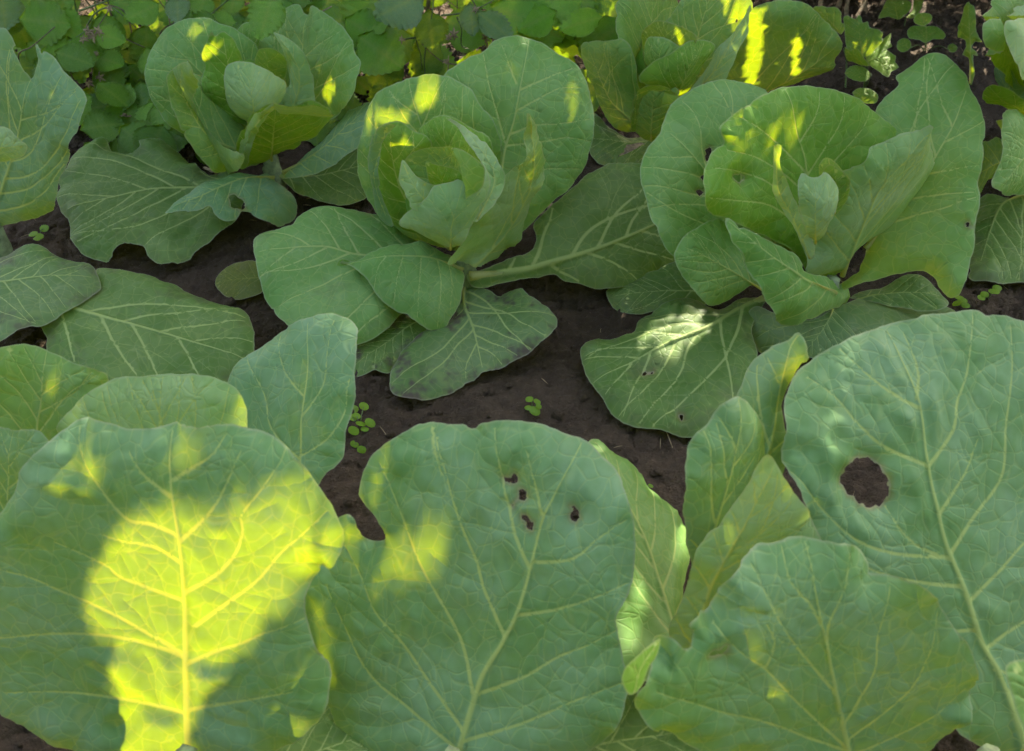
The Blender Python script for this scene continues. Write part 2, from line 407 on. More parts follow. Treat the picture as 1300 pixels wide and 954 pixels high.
    rf = np.sin(2*np.pi*ss/per*max(2, round(per/.105))+ph[0])+.6*np.sin(2*np.pi*ss/per*max(3, round(per/.061))+ph[1])
    rf = rf*(.35+.65*np.clip(vnoise(ss/.09, ss*0+ph[2], 31)+.4, 0, 1))
    dh += .75*ruffle*sc_*rf*np.exp(-de/.02)
    dh -= curl*sc_*np.clip(1-de/.036, 0, 1)**2*(.45+.55*np.clip(.5+.9*vnoise(ss/.07+ph[3]*9, ss*0, 41), 0, 1))
    rw = ribw*(.85*(1-np.linspace(0, 1, len(R)))**1.1+.15); dr, jr = segdist(Q, R[:-1], R[1:]); wr = rw[jr]*1.1
    dh += .75*np.sqrt(np.maximum(0, wr*wr-dr*dr))
    scar = np.zeros(len(Q))
    for hp in hol: scar = np.maximum(scar, np.exp(-(segdist(Q, hp, np.roll(hp, -1, 0))[0]/.0030)**2))
    X = S.xyz(Q, dh)
    uvw = np.column_stack([Q+o1, np.zeros(len(Q))])
    ob = mesh_obj(name, X, Fc.tolist(), m, parent, True,
                  {'vein': ('FLOAT', prof), 'scar': ('FLOAT', scar), 'edge': ('FLOAT', de), 'leafuv': ('FLOAT_VECTOR', uvw)}, tuple(color)+(wear,))
    if label: ob['label'] = label
    KEYS[key] = ob
    if ribz:
        k = max(5, int(len(R)*ribfrac)); q = R[:k]; q = q[pip(q, poly)]
        if len(q) > 3:
            dd, jj = segdist(q, A, B)
            wv = wave*sc_*fbm(q[:, 0]/.11+o1[0], q[:, 1]/.11+o1[1], 3, 2)*.3+.0008*sc_*fbm(q[:, 0]/.025+o1[0], q[:, 1]/.025+o1[1], 5, 2)-.0006
            rad = ribw*(.92*(1-np.linspace(0, 1, len(q)))**1.2+.10); C3 = S.xyz(q, wv-rad*.45)
            tv, tf = tube(C3, rad, 8); mesh_obj('midrib', tv, tf, M_RIB, ob)
    return ob
def hash_str(s):
    h = 5381
    for c in s: h = (h*33+ord(c)) & 0x7fffffff
    return h

# ------------------------------------------------------------------ ground
def gz(X, Y):
    X = np.asarray(X, float); Y = np.asarray(Y, float)
    inside = np.clip(1-np.maximum(np.maximum(np.abs(X)-1.7, 0), np.maximum(np.abs(Y-1.85)-1.6, 0))*1.0, 0, 1)
    wx, wy = X+.015*fbm(X*14, Y*14, 4), Y+.015*fbm(X*14, Y*14, 8)
    f1, f2 = worley(wx*17, wy*17, 3); g1, g2 = worley(wx*42, wy*42, 9)
    cl = np.clip(vnoise(X*3.1, Y*3.1, 21)*.8+.5, .1, 1)
    Z = .016*fbm(X*2.2, Y*2.2, 2)+.010*fbm(X*11, Y*11, 6)+cl*.014*np.clip((f2-f1)*3.2, 0, 1)+.007*np.clip((g2-g1)*2.6, 0, 1)+.003*fbm(X*60, Y*60, 12, 3)
    return Z*inside-.02
def gp(px, py):
    p = at(px, py, -.01)
    for _ in range(3): p = at(px, py, float(gz(p[0:1], p[1:2])[0]))
    return p
def ground():
    def axis(a, b, st, far):
        core = np.arange(a, b+st/2, st); k = []; x = st
        p = b
        while p < far: x *= 1.35; p += x; k.append(p)
        n = []; x = st; p = a
        while p > -far: x *= 1.35; p -= x; n.append(p)
        return np.r_[n[::-1], core, k]
    xs = axis(-1.7, 1.7, .0085, 600); ys = axis(.25, 3.5, .0085, 600)
    X, Y = np.meshgrid(xs, ys)
    Z = gz(X, Y)
    nx, ny = len(xs), len(ys); idx = np.arange(nx*ny).reshape(ny, nx)
    F = np.stack([idx[:-1, :-1], idx[:-1, 1:], idx[1:, 1:], idx[1:, :-1]], -1).reshape(-1, 4)
    o = mesh_obj('ground', np.stack([X, Y, Z], -1).reshape(-1, 3), F.tolist(), M_SOIL)
    tag(o, 'dark brown crumbly garden soil between the cabbages', None, None, 'structure')
ground()
def clods():
    import bmesh
    bm = bmesh.new(); bmesh.ops.create_icosphere(bm, subdivisions=1, radius=1)
    bv = np.array([v.co[:] for v in bm.verts]); bf = [[v.index for v in f.verts] for f in bm.faces]; bm.free()
    N = 9000; xy = np.column_stack([RNG.uniform(-1.5, 1.5, N), RNG.uniform(.45, 3.2, N)]); z = gz(xy[:, 0], xy[:, 1])
    V = []
    for i in range(N):
        s = .0022*math.exp(min(1.6, RNG.normal(.15, .7))) if i > 700 else RNG.uniform(.005, .012)
        V.append(bv*(1+RNG.uniform(-.3, .3, (len(bv), 1)))*s*RNG.uniform(.6, 1.3, 3)+np.array([xy[i, 0], xy[i, 1], z[i]+s*(.35 if i > 700 else .15)]))
    n = len(bv); FF = [tuple(k+i*n for k in f) for i in range(N) for f in bf]
    o = mesh_obj('soil_crumbs', np.vstack(V), FF, M_SOIL, None, True); tag(o, 'small loose crumbs of dark soil lying on the bed', 'soil', None, 'stuff')
clods()
print('ground', time.time()-T0)
# ------------------------------------------------------------------ cabbages
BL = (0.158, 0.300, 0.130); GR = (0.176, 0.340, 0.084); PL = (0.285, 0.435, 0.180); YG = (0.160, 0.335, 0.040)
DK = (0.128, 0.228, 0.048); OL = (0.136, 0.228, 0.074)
def cabbage(px, py, z, label, stem_r=.019):
    p = at(px, py, z); g = float(gz(p[0:1], p[1:2])[0])
    root = empty('cabbage', (p[0], p[1], g), label, 'cabbage', 'cabbages growing in the bed')
    P = [(p[0], p[1], g-.03), (p[0]+.004, p[1], g+.03), (p[0], p[1], z), (p[0], p[1], z+.05)]
    V, F = tube(crom(P, 4), np.interp(np.linspace(0, 1, 13), [0, .5, 1], [stem_r*.9, stem_r, stem_r*.6]), 12)
    V = np.array(V)+.0015*RNG.normal(size=(len(V), 3)); mesh_obj('stem', V, F, M_STEM, root)
    return root
def heart(root, px, py, z, r, back):
    """the firm ball inside the wrapping leaves"""
    c = at(px, py, z)+ray([(px, py)])[0]*back
    u = np.linspace(0, np.pi, 18); v = np.linspace(0, 2*np.pi, 28, endpoint=False); V = []
    for a in u:
        for b in v:
            k = 1+.05*math.sin(3*b+2*a)+.03*math.sin(7*b+a*3)
            V.append(c+np.array([r[0]*math.sin(a)*math.cos(b), r[1]*math.sin(a)*math.sin(b), r[2]*math.cos(a)])*k)
    F = [(i*28+j, (i+1)*28+j, (i+1)*28+(j+1) % 28, i*28+(j+1) % 28) for i in range(17) for j in range(28)]
    V = np.array(V); n = len(V); uv = (V-c)*1.0
    mesh_obj('heart', V, F, M_LEAF, root, True, {'vein': ('FLOAT', np.zeros(n)), 'edge': ('FLOAT', np.full(n, .05)), 'leafuv': ('FLOAT_VECTOR', uv)}, YG+(0,))

# --- the cabbage in front of the raspberry plants (upper left)
c1 = cabbage(345, 212, .07, 'open-hearted cabbage with round pale heart, nearest the raspberry plants, beside the left-edge cabbage')
leaf(c1, '1A', [(345,195),(390,172),(424,147),(440,130),(450,110),(452,77),(446,60),(435,41),(420,24),(402,11),(391,7.5),(389,15),(386,20),(381,15),(377,6),(365,7.5),(350,18),(335,35),(325,60),(322,110),(330,160)],
     [(348,195),(375,120),(384,65),(386,24)], [(345,195,.08),(386,7,.30),(450,100,.23)], GR, cup=.35, roll=-.5, ruffle=.005)
leaf(c1, '1B', [(338,200),(280,190),(232,172),(207,152),(192,130),(184,110),(183,88),(186,70),(197,50),(212,35),(230,26),(250,23),(265,25),(280,31),(295,36),(325,60),(338,120)],
     [(338,195),(290,130),(247,84),(218,56)], [(338,200,.08),(218,45,.25),(275,25,.27)], GR, cup=.3, roll=-.4)
leaf(c1, '1C', [(335,205),(299,216),(276,219),(262,207),(245,185),(230,160),(220,130),(214,100),(217,90),(225,84),(240,86),(262,100),(290,140),(325,175)],
     [(330,200),(300,190),(270,177),(252,158),(235,125),(226,92)], [(330,205,.085),(226,90,.235),(275,120,.19)], GR, cup=.55, er=-4, er0=.22)
leaf(KEYS['1C'], '1Cr', [(290,221),(276,219),(262,207),(245,185),(230,160),(220,130),(214,100),(217,90),(225,83),(236,82),(243,92),(245,108),(242,122),(248,142),(258,160),(274,180),(290,192),(304,200),(301,216)], [(285,200),(250,165),(232,125),(228,90)], [(290,210,.128),(226,86,.278),(243,125,.222)], BL, name='rolled_margin', nsec=0, ribz=False, ribw=.0006, ds=.005, wave=.004, ruffle=.004, curl=.012)
leaf(c1, '1E', [(340,150),(300,110),(290,60),(297,38),(312,28),(330,32),(345,40),(360,60),(366,100),(355,140)], [(335,150),(314,80),(315,40)],
     [(335,150,.13),(315,32,.25),(355,60,.225)], YG, cup=.2)
leaf(c1, '1D', [(325,172),(312,161),(292,159),(280,147),(270,132),(257,117),(256,100),(261,87),(256,72),(262,57),(269,40),(273,47),(282,42),(295,48),(310,80),(328,130)],
     [(318,165),(297,110),(288,75),(284,50)], [(318,165,.135),(275,45,.275),(310,60,.255)], YG, cup=.6, ruffle=.008, er=-3, er0=.2)
leaf(c1, '1K2', [(326,66),(342,63),(358,72),(362,95),(352,110),(330,100),(322,85)], [(345,110),(340,85),(335,66)], [(345,110,.2),(335,66,.27),(360,85,.25)], GR, nsec=4)
leaf(c1, '1F', [(350,165),(345,142),(358,118),(364,107),(361,95),(359,75),(352,55),(344,41),(355,46),(370,55),(385,70),(391,92),(393,120),(394,140),(378,162)],
     [(362,165),(378,120),(376,80),(350,46)], [(355,162,.15),(350,45,.285),(393,120,.22)], PL, cup=-.4)
leaf(c1, '1G', [(287,87),(295,80),(310,80),(330,85),(350,97),(364,108),(360,128),(345,145),(325,158),(305,152),(290,134),(285,110)], [(322,158),(321,130),(312,84)],
     [(322,160,.185),(312,80,.275),(362,110,.235)], PL, dome=.22, wave=.012, ruffle=.004)
heart(c1, 325, 118, .235, (.055, .055, .06), .055)
leaf(c1, '1H', [(299,212),(302,190),(310,170),(320,152),(335,141),(347,136),(355,137),(375,139),(395,136),(410,141),(422,150),(405,175),(380,187),(358,200),(340,212),(320,213),(308,218)],
     [(345,205),(346,180),(350,140)], [(345,208,.10),(350,136,.235),(420,150,.20)], YG, cup=.5, ruffle=.006, er=-4, er0=.3)
leaf(KEYS['1H'], '1Hs', [(347,135),(355,136),(375,139),(395,135),(410,140),(424,150),(412,152),(390,150),(366,148),(353,145)], [(350,140),(385,143),(420,150)], [(350,140,.252),(420,150,.222),(385,150,.226)], PL, name='rolled_margin', nsec=0, ribz=False, ribw=.0006, ds=.005, wave=.004, ruffle=.004, curl=.012)
leaf(KEYS['1H'], '1Hr', [(299,214),(302,190),(310,170),(320,152),(335,141),(347,135),(349,141),(338,152),(328,166),(320,184),(316,200),(312,216),(305,219)], [(306,212),(316,175),(344,139)], [(306,214,.12),(346,137,.255),(312,172,.193)], PL, name='rolled_margin', nsec=0, ribz=False, ribw=.0006, ds=.005, wave=.004, ruffle=.004, curl=.012)
leaf(c1, '1I', [(350,220),(380,200),(400,180),(420,157),(432,140),(440,132),(466,128),(480,140),(474,165),(452,180),(420,202),(392,215),(365,222)],
     [(358,218),(400,195),(440,160),(470,136)], [(355,219,.10),(470,134,.20),(420,200,.145)], BL, cup=-.4)
leaf(c1, '1L', [(355,215),(400,210),(440,190),(475,180),(490,215),(470,245),(430,258),(385,246),(365,232)], [(360,222),(410,222),(480,205)],
     [(360,222,.06),(480,205,.06),(430,255,.03)], DK, wear=.2)
leaf(c1, '1K', [(340,232),(300,212),(263,218),(235,194),(208,177),(187,170),(175,174),(177,184),(170,191),(156,189),(138,183),(133,172),(126,169),(104,180),(85,201),(73,225),(69,246),(75,262),(85,277),(86,294),(100,315),(131,325),(145,315),(159,305),(180,308),(187,322),(208,331),(235,322),(263,305),(287,284),(320,250)],
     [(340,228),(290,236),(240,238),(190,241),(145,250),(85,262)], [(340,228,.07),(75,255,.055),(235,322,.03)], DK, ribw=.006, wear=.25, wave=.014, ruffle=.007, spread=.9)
leaf(c1, '1J', [(340,218),(329,219),(298,215),(263,225),(235,242),(209,265),(225,267),(242,265),(266,256),(273,266),(287,276),(301,273),(308,263),(332,277),(353,282),(374,273),(377,253),(360,235)],
     [(348,225),(310,226),(260,245),(215,264)], [(345,222,.095),(212,265,.10),(370,275,.055)], BL, holes=[[(292,244),(305,249),(312,260),(303,262),(294,258)]], arch=.1, cup=-.5, ruffle=.006)

# --- the cabbage in the middle
c2 = cabbage(592, 345, .07, 'largest open cabbage in the middle of the bed with pale petiole lying to its side')
leaf(c2, '2A', [(605,325),(600,290),(592,230),(580,170),(568,120),(564,98),(580,82),(600,71),(615,65),(630,51),(650,45),(670,48),(690,55),(715,70),(735,84),(747,105),(755,130),(756,155),(752,185),(742,217),(722,242),(705,255),(670,290),(635,320)],
     [(605,322),(630,250),(641,190),(652,155),(660,112),(666,82),(672,52)], [(605,325,.085),(660,47,.33),(752,170,.215)], GR, cup=.3, roll=-.6, ribw=.0045,
     veins=[[(641,180),(632,147),(620,105),(615,72)],[(656,141),(690,122),(712,112),(738,112)],[(661,114),(702,96),(725,88)],[(650,170),(680,159),(705,158),(748,152)],[(645,185),(690,180),(720,175),(750,180)],[(634,220),(615,180),(595,130),(580,95)],[(655,105),(645,80),(638,58)],[(636,225),(690,215),(735,215)]], nsec=0)
leaf(c2, '2B', [(580,322),(530,310),(490,290),(470,262),(459,245),(451,222),(450,205),(455,172),(456,152),(465,132),(480,117),(505,105),(530,98),(552,96),(572,101),(595,116),(607,135),(615,146),(624,162),(631,187),(632,230),(615,300)],
     [(580,315),(545,210),(534,157),(525,130),(516,104)], [(578,318,.10),(520,100,.315),(625,165,.272)], GR, cup=.35, roll=-.6)
leaf(c2, '2D', [(575,324),(527,305),(500,297),(482,280),(475,262),(470,232),(466,200),(470,180),(477,166),(490,160),(502,160),(517,170),(542,186),(545,240),(568,290)],
     [(570,318),(527,270),(505,230),(494,166)], [(570,320,.105),(490,162,.285),(542,190,.265)], YG, cup=.7, er=-4, er0=.2)
leaf(KEYS['2D'], '2Dr', [(482,281),(475,262),(470,232),(466,200),(470,180),(477,166),(490,159),(503,160),(495,168),(486,180),(480,202),(481,232),(487,262),(499,288)], [(488,275),(474,225),(490,163)], [(490,282,.155),(490,161,.297),(468,200,.25)], BL, name='rolled_margin', nsec=0, ribz=False, ribw=.0006, ds=.005, wave=.004, ruffle=.004, curl=.012)
leaf(c2, '2E', [(575,310),(545,250),(526,195),(522,172),(537,157),(552,149),(565,149),(580,156),(597,168),(612,178),(618,200),(622,230),(612,270),(598,300)],
     [(580,300),(572,220),(560,153)], [(580,305,.13),(562,150,.29),(612,190,.27)], YG, cup=.5)
leaf(c2, '2F', [(564,148),(580,154),(597,167),(614,177),(622,188),(632,203),(642,230),(632,255),(605,282),(598,272),(616,238),(614,212),(603,195),(592,178),(581,162)],
     [(606,278),(628,225),(598,172)], [(606,280,.225),(575,152,.322),(642,228,.258)], PL, nsec=5, wave=.004, curl=.004)
leaf(c2, '2G1', [(508,215),(514,201),(522,194),(540,189),(565,187),(587,191),(602,202),(613,216),(605,245),(560,262),(525,245)], [(562,262),(562,225),(563,188)],
     [(560,262,.215),(562,188,.287),(610,215,.277)], GR, cup=.3, dome=-.2)
leaf(c2, '2G4', [(539,209),(552,212),(565,215),(585,221),(590,240),(570,255),(550,250),(544,232)], [(572,252),(560,230),(542,211)], [(570,252,.235),(542,210,.285),(588,225,.285)], YG, nsec=4, wave=.003)
leaf(c2, '2G2', [(512,203),(507,227),(513,245),(524,265),(545,270),(566,250),(560,238),(545,233),(527,221)], [(550,265),(528,240),(512,208)], [(548,268,.235),(512,205,.29),(508,230,.272)], PL, nsec=4, wave=.003, cup=-.5)
leaf(c2, '2G3', [(506,284),(525,267),(540,255),(550,240),(565,237),(580,232),(592,224),(603,216),(614,211),(622,230),(621,250),(609,272),(592,302),(573,320),(555,312),(540,304),(525,295)],
     [(572,318),(574,285),(590,230)], [(570,318,.185),(600,215,.29),(508,283,.225)], PL, dome=.16, cup=-.3, wave=.013, ruffle=.009, quilt=.004, veins=[[(572,312),(552,292),(525,280)],[(573,295),(560,270),(545,255)],[(576,280),(595,262),(610,245)],[(573,305),(590,290),(606,268)],[(575,275),(568,255),(560,242)]], nsec=0)
heart(c2, 562, 255, .235, (.06, .06, .062), .07)
leaf(c2, '2C', [(671,146),(669,170),(666,195),(657,215),(640,232),(635,240),(612,267),(597,287),(590,305),(580,320),(567,334),(582,337),(597,337),(617,335),(632,331),(647,320),(662,297),(672,272),(682,245),(692,227),(694,215),(690,192),(686,175),(680,157)],
     [(600,336),(640,300),(668,250),(678,210),(674,150)], [(597,336,.115),(672,146,.335),(694,217,.232)], PL, cup=-.3, wave=.008, vc=.05, ruffle=.008, curl=.004, spread=.8)
leaf(c2, '2I', [(585,335),(530,300),(485,268),(460,262),(435,259),(410,257),(392,262),(377,272),(370,285),(335,290),(321,297),(322,317),(327,345),(337,375),(352,397),(367,410),(400,427),(430,434),(450,432),(470,427),(490,415),(506,395),(540,370)],
     [(582,338),(520,332),(450,322),(420,314),(390,313),(330,318)], [(582,336,.075),(322,310,.115),(450,432,.035)], GR, arch=.06, wear=.2, wave=.014, ruffle=.006)
leaf(c2, '2L', [(440,432),(470,420),(490,410),(505,393),(535,405),(545,412),(525,440),(502,456),(494,470),(475,468),(450,474),(443,455)], [(530,405),(490,435),(450,460)], [(530,400,.03),(450,465,.01),(500,460,.01)], DK, wear=.9, ribz=False)
leaf(c2, '2H2', [(424,343),(431,329),(445,331),(470,350),(475,360),(465,360),(440,363),(430,356)], [(470,352),(450,348),(428,342)], [(470,352,.085),(426,343,.10),(440,362,.08)], YG, nsec=3, ribz=False, ds=.005)
leaf(c2, '2K', [(590,345),(600,352),(605,360),(622,367),(632,375),(645,365),(660,364),(675,374),(695,385),(706,397),(704,412),(685,430),(655,450),(620,470),(585,487),(560,497),(530,503),(505,500),(494,490),(494,470),(502,450),(517,430),(537,415),(560,413),(574,398),(580,370)],
     [(590,350),(589,385),(601,418),(612,465)], [(592,350,.055),(604,480,.02),(700,400,.055)], OL, wear=1.0, wave=.012, ruffle=.006, crease=.25, ribw=.005)
leaf(c2, '2J', [(594,338),(610,340),(635,332),(660,322),(672,317),(681,310),(684,295),(680,280),(705,255),(735,230),(750,216),(775,206),(800,202),(825,204),(860,218),(888,250),(892,285),(880,312),(859,331),(825,352),(805,361),(780,364),(762,365),(745,360),(722,355),(707,346),(685,350),(647,356),(612,363),(598,358)],
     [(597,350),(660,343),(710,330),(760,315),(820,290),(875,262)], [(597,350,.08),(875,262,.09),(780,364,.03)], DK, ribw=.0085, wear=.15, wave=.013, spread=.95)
leaf(c2, '2H', [(431,329),(450,327),(472,316),(495,310),(517,307),(535,304),(555,312),(572,325),(586,337),(590,350),(584,380),(572,402),(557,417),(535,410),(505,392),(485,377),(467,352),(445,333)],
     [(588,342),(550,328),(500,325),(440,331)], [(590,338,.10),(435,331,.115),(557,417,.055)], GR, arch=.12, cup=-.5, vc=.05, wave=.012, veins=[[(555,328),(560,360),(556,410)],[(535,326),(532,365),(530,400)],[(512,325),(505,350),(500,380)],[(490,326),(480,340),(475,360)],[(570,334),(574,360),(572,390)],[(545,326),(552,318),(548,308)]], nsec=0)

# --- the cabbage on the right
c3 = cabbage(1050, 385, .07, 'wide cabbage with a pointed folded leaf over its heart, right of the largest cabbage')
leaf(c3, '3A', [(1010,365),(960,360),(900,345),(862,328),(852,320),(840,302),(830,277),(824,252),(815,230),(816,207),(825,187),(840,167),(850,142),(865,122),(882,112),(905,102),(922,99),(940,101),(960,105),(981,114),(1000,180),(1015,300)],
     [(1010,360),(950,270),(897,215),(852,170)], [(1012,365,.09),(850,160,.27),(930,100,.30)], GR, cup=.25, holes=[[(888,227+14),(893,240),(898,243),(893,247)],[(900,189),(906,188),(906,199),(901,201)],[(894,222),(900,222),(900,227),(895,227)]], roll=-.5)
leaf(c3, '3C', [(1055,370),(1095,330),(1100,250),(1105,180),(1112,135),(1120,125),(1140,107),(1136,95),(1147,85),(1167,71),(1180,64),(1195,64),(1210,75),(1225,90),(1232,110),(1245,135),(1250,155),(1249,185),(1247,215),(1241,230),(1245,252),(1239,277),(1237,310),(1230,340),(1225,360),(1217,374),(1205,377),(1192,366),(1186,352),(1170,344),(1140,348),(1100,358)],
     [(1055,368),(1120,290),(1165,235),(1192,192),(1212,155),(1226,115)], [(1055,368,.09),(1205,68,.34),(1225,355,.14)], GR, cup=.25, holes=[[(1226,283),(1230,282),(1229,288)]], roll=-.4)
leaf(c3, '3B', [(1035,360),(1012,322),(980,303),(950,290),(925,278),(912,274),(902,262),(899,247),(901,225),(907,207),(912,197),(922,188),(927,185),(926,177),(922,163),(935,150),(950,136),(970,124),(990,115),(1015,110),(1040,110),(1065,115),(1085,121),(1105,132),(1130,152),(1145,167),(1153,178),(1145,220),(1105,300),(1070,350)],
     [(1035,350),(1028,270),(1022,202),(1012,170),(1004,114)], [(1035,358,.10),(1010,112,.325),(903,245,.24)], YG, cup=.35, holes=[[(937,225),(944,223),(951,226),(946,231),(939,230)]], quilt=.0035,
     veins=[[(1026,250),(1000,225),(960,200),(930,192)],[(1024,220),(1000,195),(975,172),(945,150)],[(1030,300),(980,262),(935,255),(905,252)],[(1024,225),(1050,185),(1065,160),(1075,125)],[(1027,250),(1060,205),(1090,170),(1110,142)],[(1030,290),(1085,225),(1110,205),(1145,185)],[(1028,275),(975,232),(940,218),(910,214)],[(1016,180),(1035,150),(1045,118)]], nsec=0)
leaf(c3, '3F3', [(1040,206),(1055,204),(1065,214),(1078,230),(1072,246),(1055,260),(1040,240)], [(1055,258),(1058,230),(1050,206)], [(1055,258,.24),(1050,206,.30),(1076,232,.28)], GR, nsec=4)
leaf(c3, '3M', [(1046,224),(1054,214),(1066,218),(1080,232),(1076,256),(1062,276),(1050,268)], [(1060,272),(1062,245),(1060,218)], [(1060,274,.225),(1060,216,.30),(1079,236,.275)], GR, nsec=4, cup=-.4, wave=.006)
leaf(c3, '3F', [(1013,236),(1020,223),(1032,229),(1042,228),(1050,222),(1067,244),(1062,268),(1050,300),(1036,312),(1022,287),(1015,252)], [(1036,310),(1036,270),(1035,229)],
     [(1036,310,.205),(1035,226,.30),(1065,245,.275)], PL, dome=.2, wave=.010, ruffle=.006)
heart(c3, 1042, 268, .225, (.055, .055, .06), .06)
leaf(c3, '3E', [(981,186),(991,185),(990,207),(997,230),(1007,252),(1017,275),(1032,303),(1036,312),(1030,331),(1020,318),(1010,294),(992,268),(982,245),(981,230),(982,205)],
     [(1028,328),(1010,285),(988,240),(986,190)], [(1030,330,.19),(985,187,.325),(978,240,.27)], PL, crease=-.2, nsec=8, wave=.005, curl=.003)
leaf(c3, '3I2', [(1080,374),(1100,365),(1125,360),(1150,345),(1172,346),(1190,362),(1207,380),(1190,392),(1140,388)], [(1085,378),(1130,372),(1195,372)], [(1085,378,.06),(1195,375,.07),(1160,346,.08)], OL, ribz=False)
leaf(c3, '3I', [(949,400),(960,388),(985,396),(1030,405),(1060,390),(1115,372),(1137,367),(1160,370),(1187,380),(1217,395),(1205,420),(1150,447),(1080,457),(1010,452),(967,445),(957,430)],
     [(1060,385),(1055,400),(1040,425),(1020,448)], [(1062,385,.07),(1025,452,.03),(1200,400,.07)], OL, wear=.3, arch=.1)
leaf(c3, '3K', [(770,367),(780,355),(820,345),(859,331),(890,345),(900,380),(860,395),(832,393),(801,397),(777,388)], [(890,370),(840,370),(780,375)], [(900,370,.03),(775,375,.015),(830,393,.012)], DK, ribz=False, wear=.3)
leaf(c3, '3J', [(975,372),(943,374),(913,389),(886,377),(862,379),(832,389),(811,400),(804,415),(780,424),(756,424),(740,434),(737,445),(744,469),(759,493),(780,517),(801,532),(838,538),(865,544),(889,546),(913,541),(931,526),(955,490),(962,445),(955,415),(962,395)],
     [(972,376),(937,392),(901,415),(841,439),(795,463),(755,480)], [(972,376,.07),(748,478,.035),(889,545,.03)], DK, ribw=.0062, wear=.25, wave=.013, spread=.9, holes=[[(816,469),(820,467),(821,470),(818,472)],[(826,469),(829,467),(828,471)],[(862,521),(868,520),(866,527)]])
leaf(c3, '3H', [(975,378),(961,360),(943,373),(913,389),(892,378),(883,363),(871,348),(862,323),(868,309),(877,297),(895,285),(913,276),(940,290),(965,340)],
     [(975,372),(930,345),(875,315)], [(975,374,.10),(870,313,.185),(913,388,.115)], GR, cup=-.2, spread=.7)
leaf(c3, '3G', [(925,277),(931,303),(943,315),(955,333),(967,360),(976,382),(988,403),(1007,415),(1025,410),(1050,396),(1082,386),(1081,366),(1060,352),(1028,345),(1012,322),(980,304),(950,290)],
     [(1062,372),(1020,352),(980,325),(932,284)], [(1062,372,.115),(930,283,.235),(1007,415,.105)], GR, arch=.1, cup=-.6, vc=.05)
leaf(c3, '3D', [(1189,166),(1175,174),(1150,182),(1130,191),(1112,197),(1097,212),(1080,227),(1070,245),(1060,267),(1052,280),(1042,300),(1032,325),(1024,352),(1042,354),(1060,357),(1072,352),(1085,335),(1100,318),(1128,298),(1150,278),(1167,260),(1180,240),(1187,210)],
     [(1070,354),(1100,275),(1125,230),(1187,170)], [(1058,355,.115),(1189,166,.315),(1060,267,.235)], PL, cup=-.7, wave=.010, spread=.75, vc=.05, ruffle=.008)

# --- the cabbage at the top, half out of the picture
c4 = cabbage(862, 165, .07, 'cabbage with sun-striped leaves at the far edge of the bed, behind the right-hand cabbage')
leaf(c4, '4J', [(752,140),(772,158),(795,170),(840,170),(845,200),(800,208),(770,210),(748,190)], [(850,175),(800,180),(755,175)], [(850,175,.05),(755,175,.03),(800,208,.015)], DK, wear=.3)
leaf(c4, '4C', [(860,115),(835,60),(838,35),(850,20),(870,-12),(900,-28),(930,-24),(948,-6),(953,10),(945,32),(930,60),(905,95)], [(868,110),(885,50),(905,-15)], [(866,112,.13),(905,-25,.29),(950,10,.27)], GR, cup=.4, holes=[[(932,26),(934,25),(934,28),(932,29)]])
leaf(c4, '4B', [(830,130),(812,117),(804,105),(796,80),(790,50),(789,15),(796,-5),(815,-25),(845,-35),(865,-20),(868,15),(858,50),(850,100)], [(835,125),(828,60),(828,-20)], [(832,125,.11),(828,-28,.255),(790,40,.225)], GR, cup=.15)
leaf(c4, '4E', [(822,92),(813,70),(812,46),(818,36),(830,29),(845,31),(857,37),(868,39),(882,50),(878,62),(860,80)], [(845,88),(845,60),(845,33)], [(845,90,.2),(845,30,.28),(880,52,.27)], DK, cup=.3, ruffle=.006)
leaf(c4, '4D', [(816,62),(822,50),(840,51),(862,64),(868,80),(845,98),(824,98),(817,82)], [(840,97),(838,75),(832,50)], [(840,98,.2),(836,50,.27),(865,70,.255)], GR, dome=.2, wave=.003, nsec=5)
heart(c4, 842, 78, .225, (.055, .055, .055), .055)
leaf(c4, '4A', [(815,165),(795,173),(772,160),(757,140),(750,117),(737,80),(735,62),(740,56),(752,54),(770,54),(787,56),(800,75),(808,110)], [(808,165),(797,150),(775,128),(748,68)], [(810,170,.10),(748,58,.235),(800,70,.235)], GR, cup=.3, er=-3, er0=.3)
leaf(c4, '4H', [(900,130),(915,100),(930,70),(945,35),(955,15),(970,7),(995,5),(1020,7),(1031,11),(1046,27),(1060,40),(1069,52),(1070,65),(1061,80),(1063,90),(1052,99),(1025,106),(990,116),(955,130),(920,140)],
     [(905,138),(950,130),(985,115),(1025,88),(1062,60)], [(905,138,.12),(1064,60,.22),(965,8,.29)], GR, cup=.1, spread=.8)
leaf(c4, '4G', [(952,6),(945,17),(932,37),(912,60),(895,87),(877,111),(872,125),(890,122),(905,110),(925,98),(937,65),(950,35)], [(880,120),(915,80),(950,12)], [(880,122,.17),(951,8,.295),(935,75,.235)], PL, cup=-.4, spread=.6, curl=.006)
leaf(c4, '4F', [(812,105),(827,87),(850,72),(870,60),(880,55),(910,60),(895,87),(882,110),(862,126),(845,122),(830,112)], [(858,125),(872,95),(885,60)], [(855,124,.185),(885,56,.275),(814,105,.22)], YG, dome=.14, spread=.7)
leaf(c4, '4I', [(802,165),(804,135),(812,117),(827,109),(845,115),(860,125),(855,145),(845,162),(840,180),(815,182)], [(826,180),(828,150),(830,112)], [(826,180,.10),(830,110,.205),(858,128,.19)], GR, cup=.9, er=-5, er0=.3)

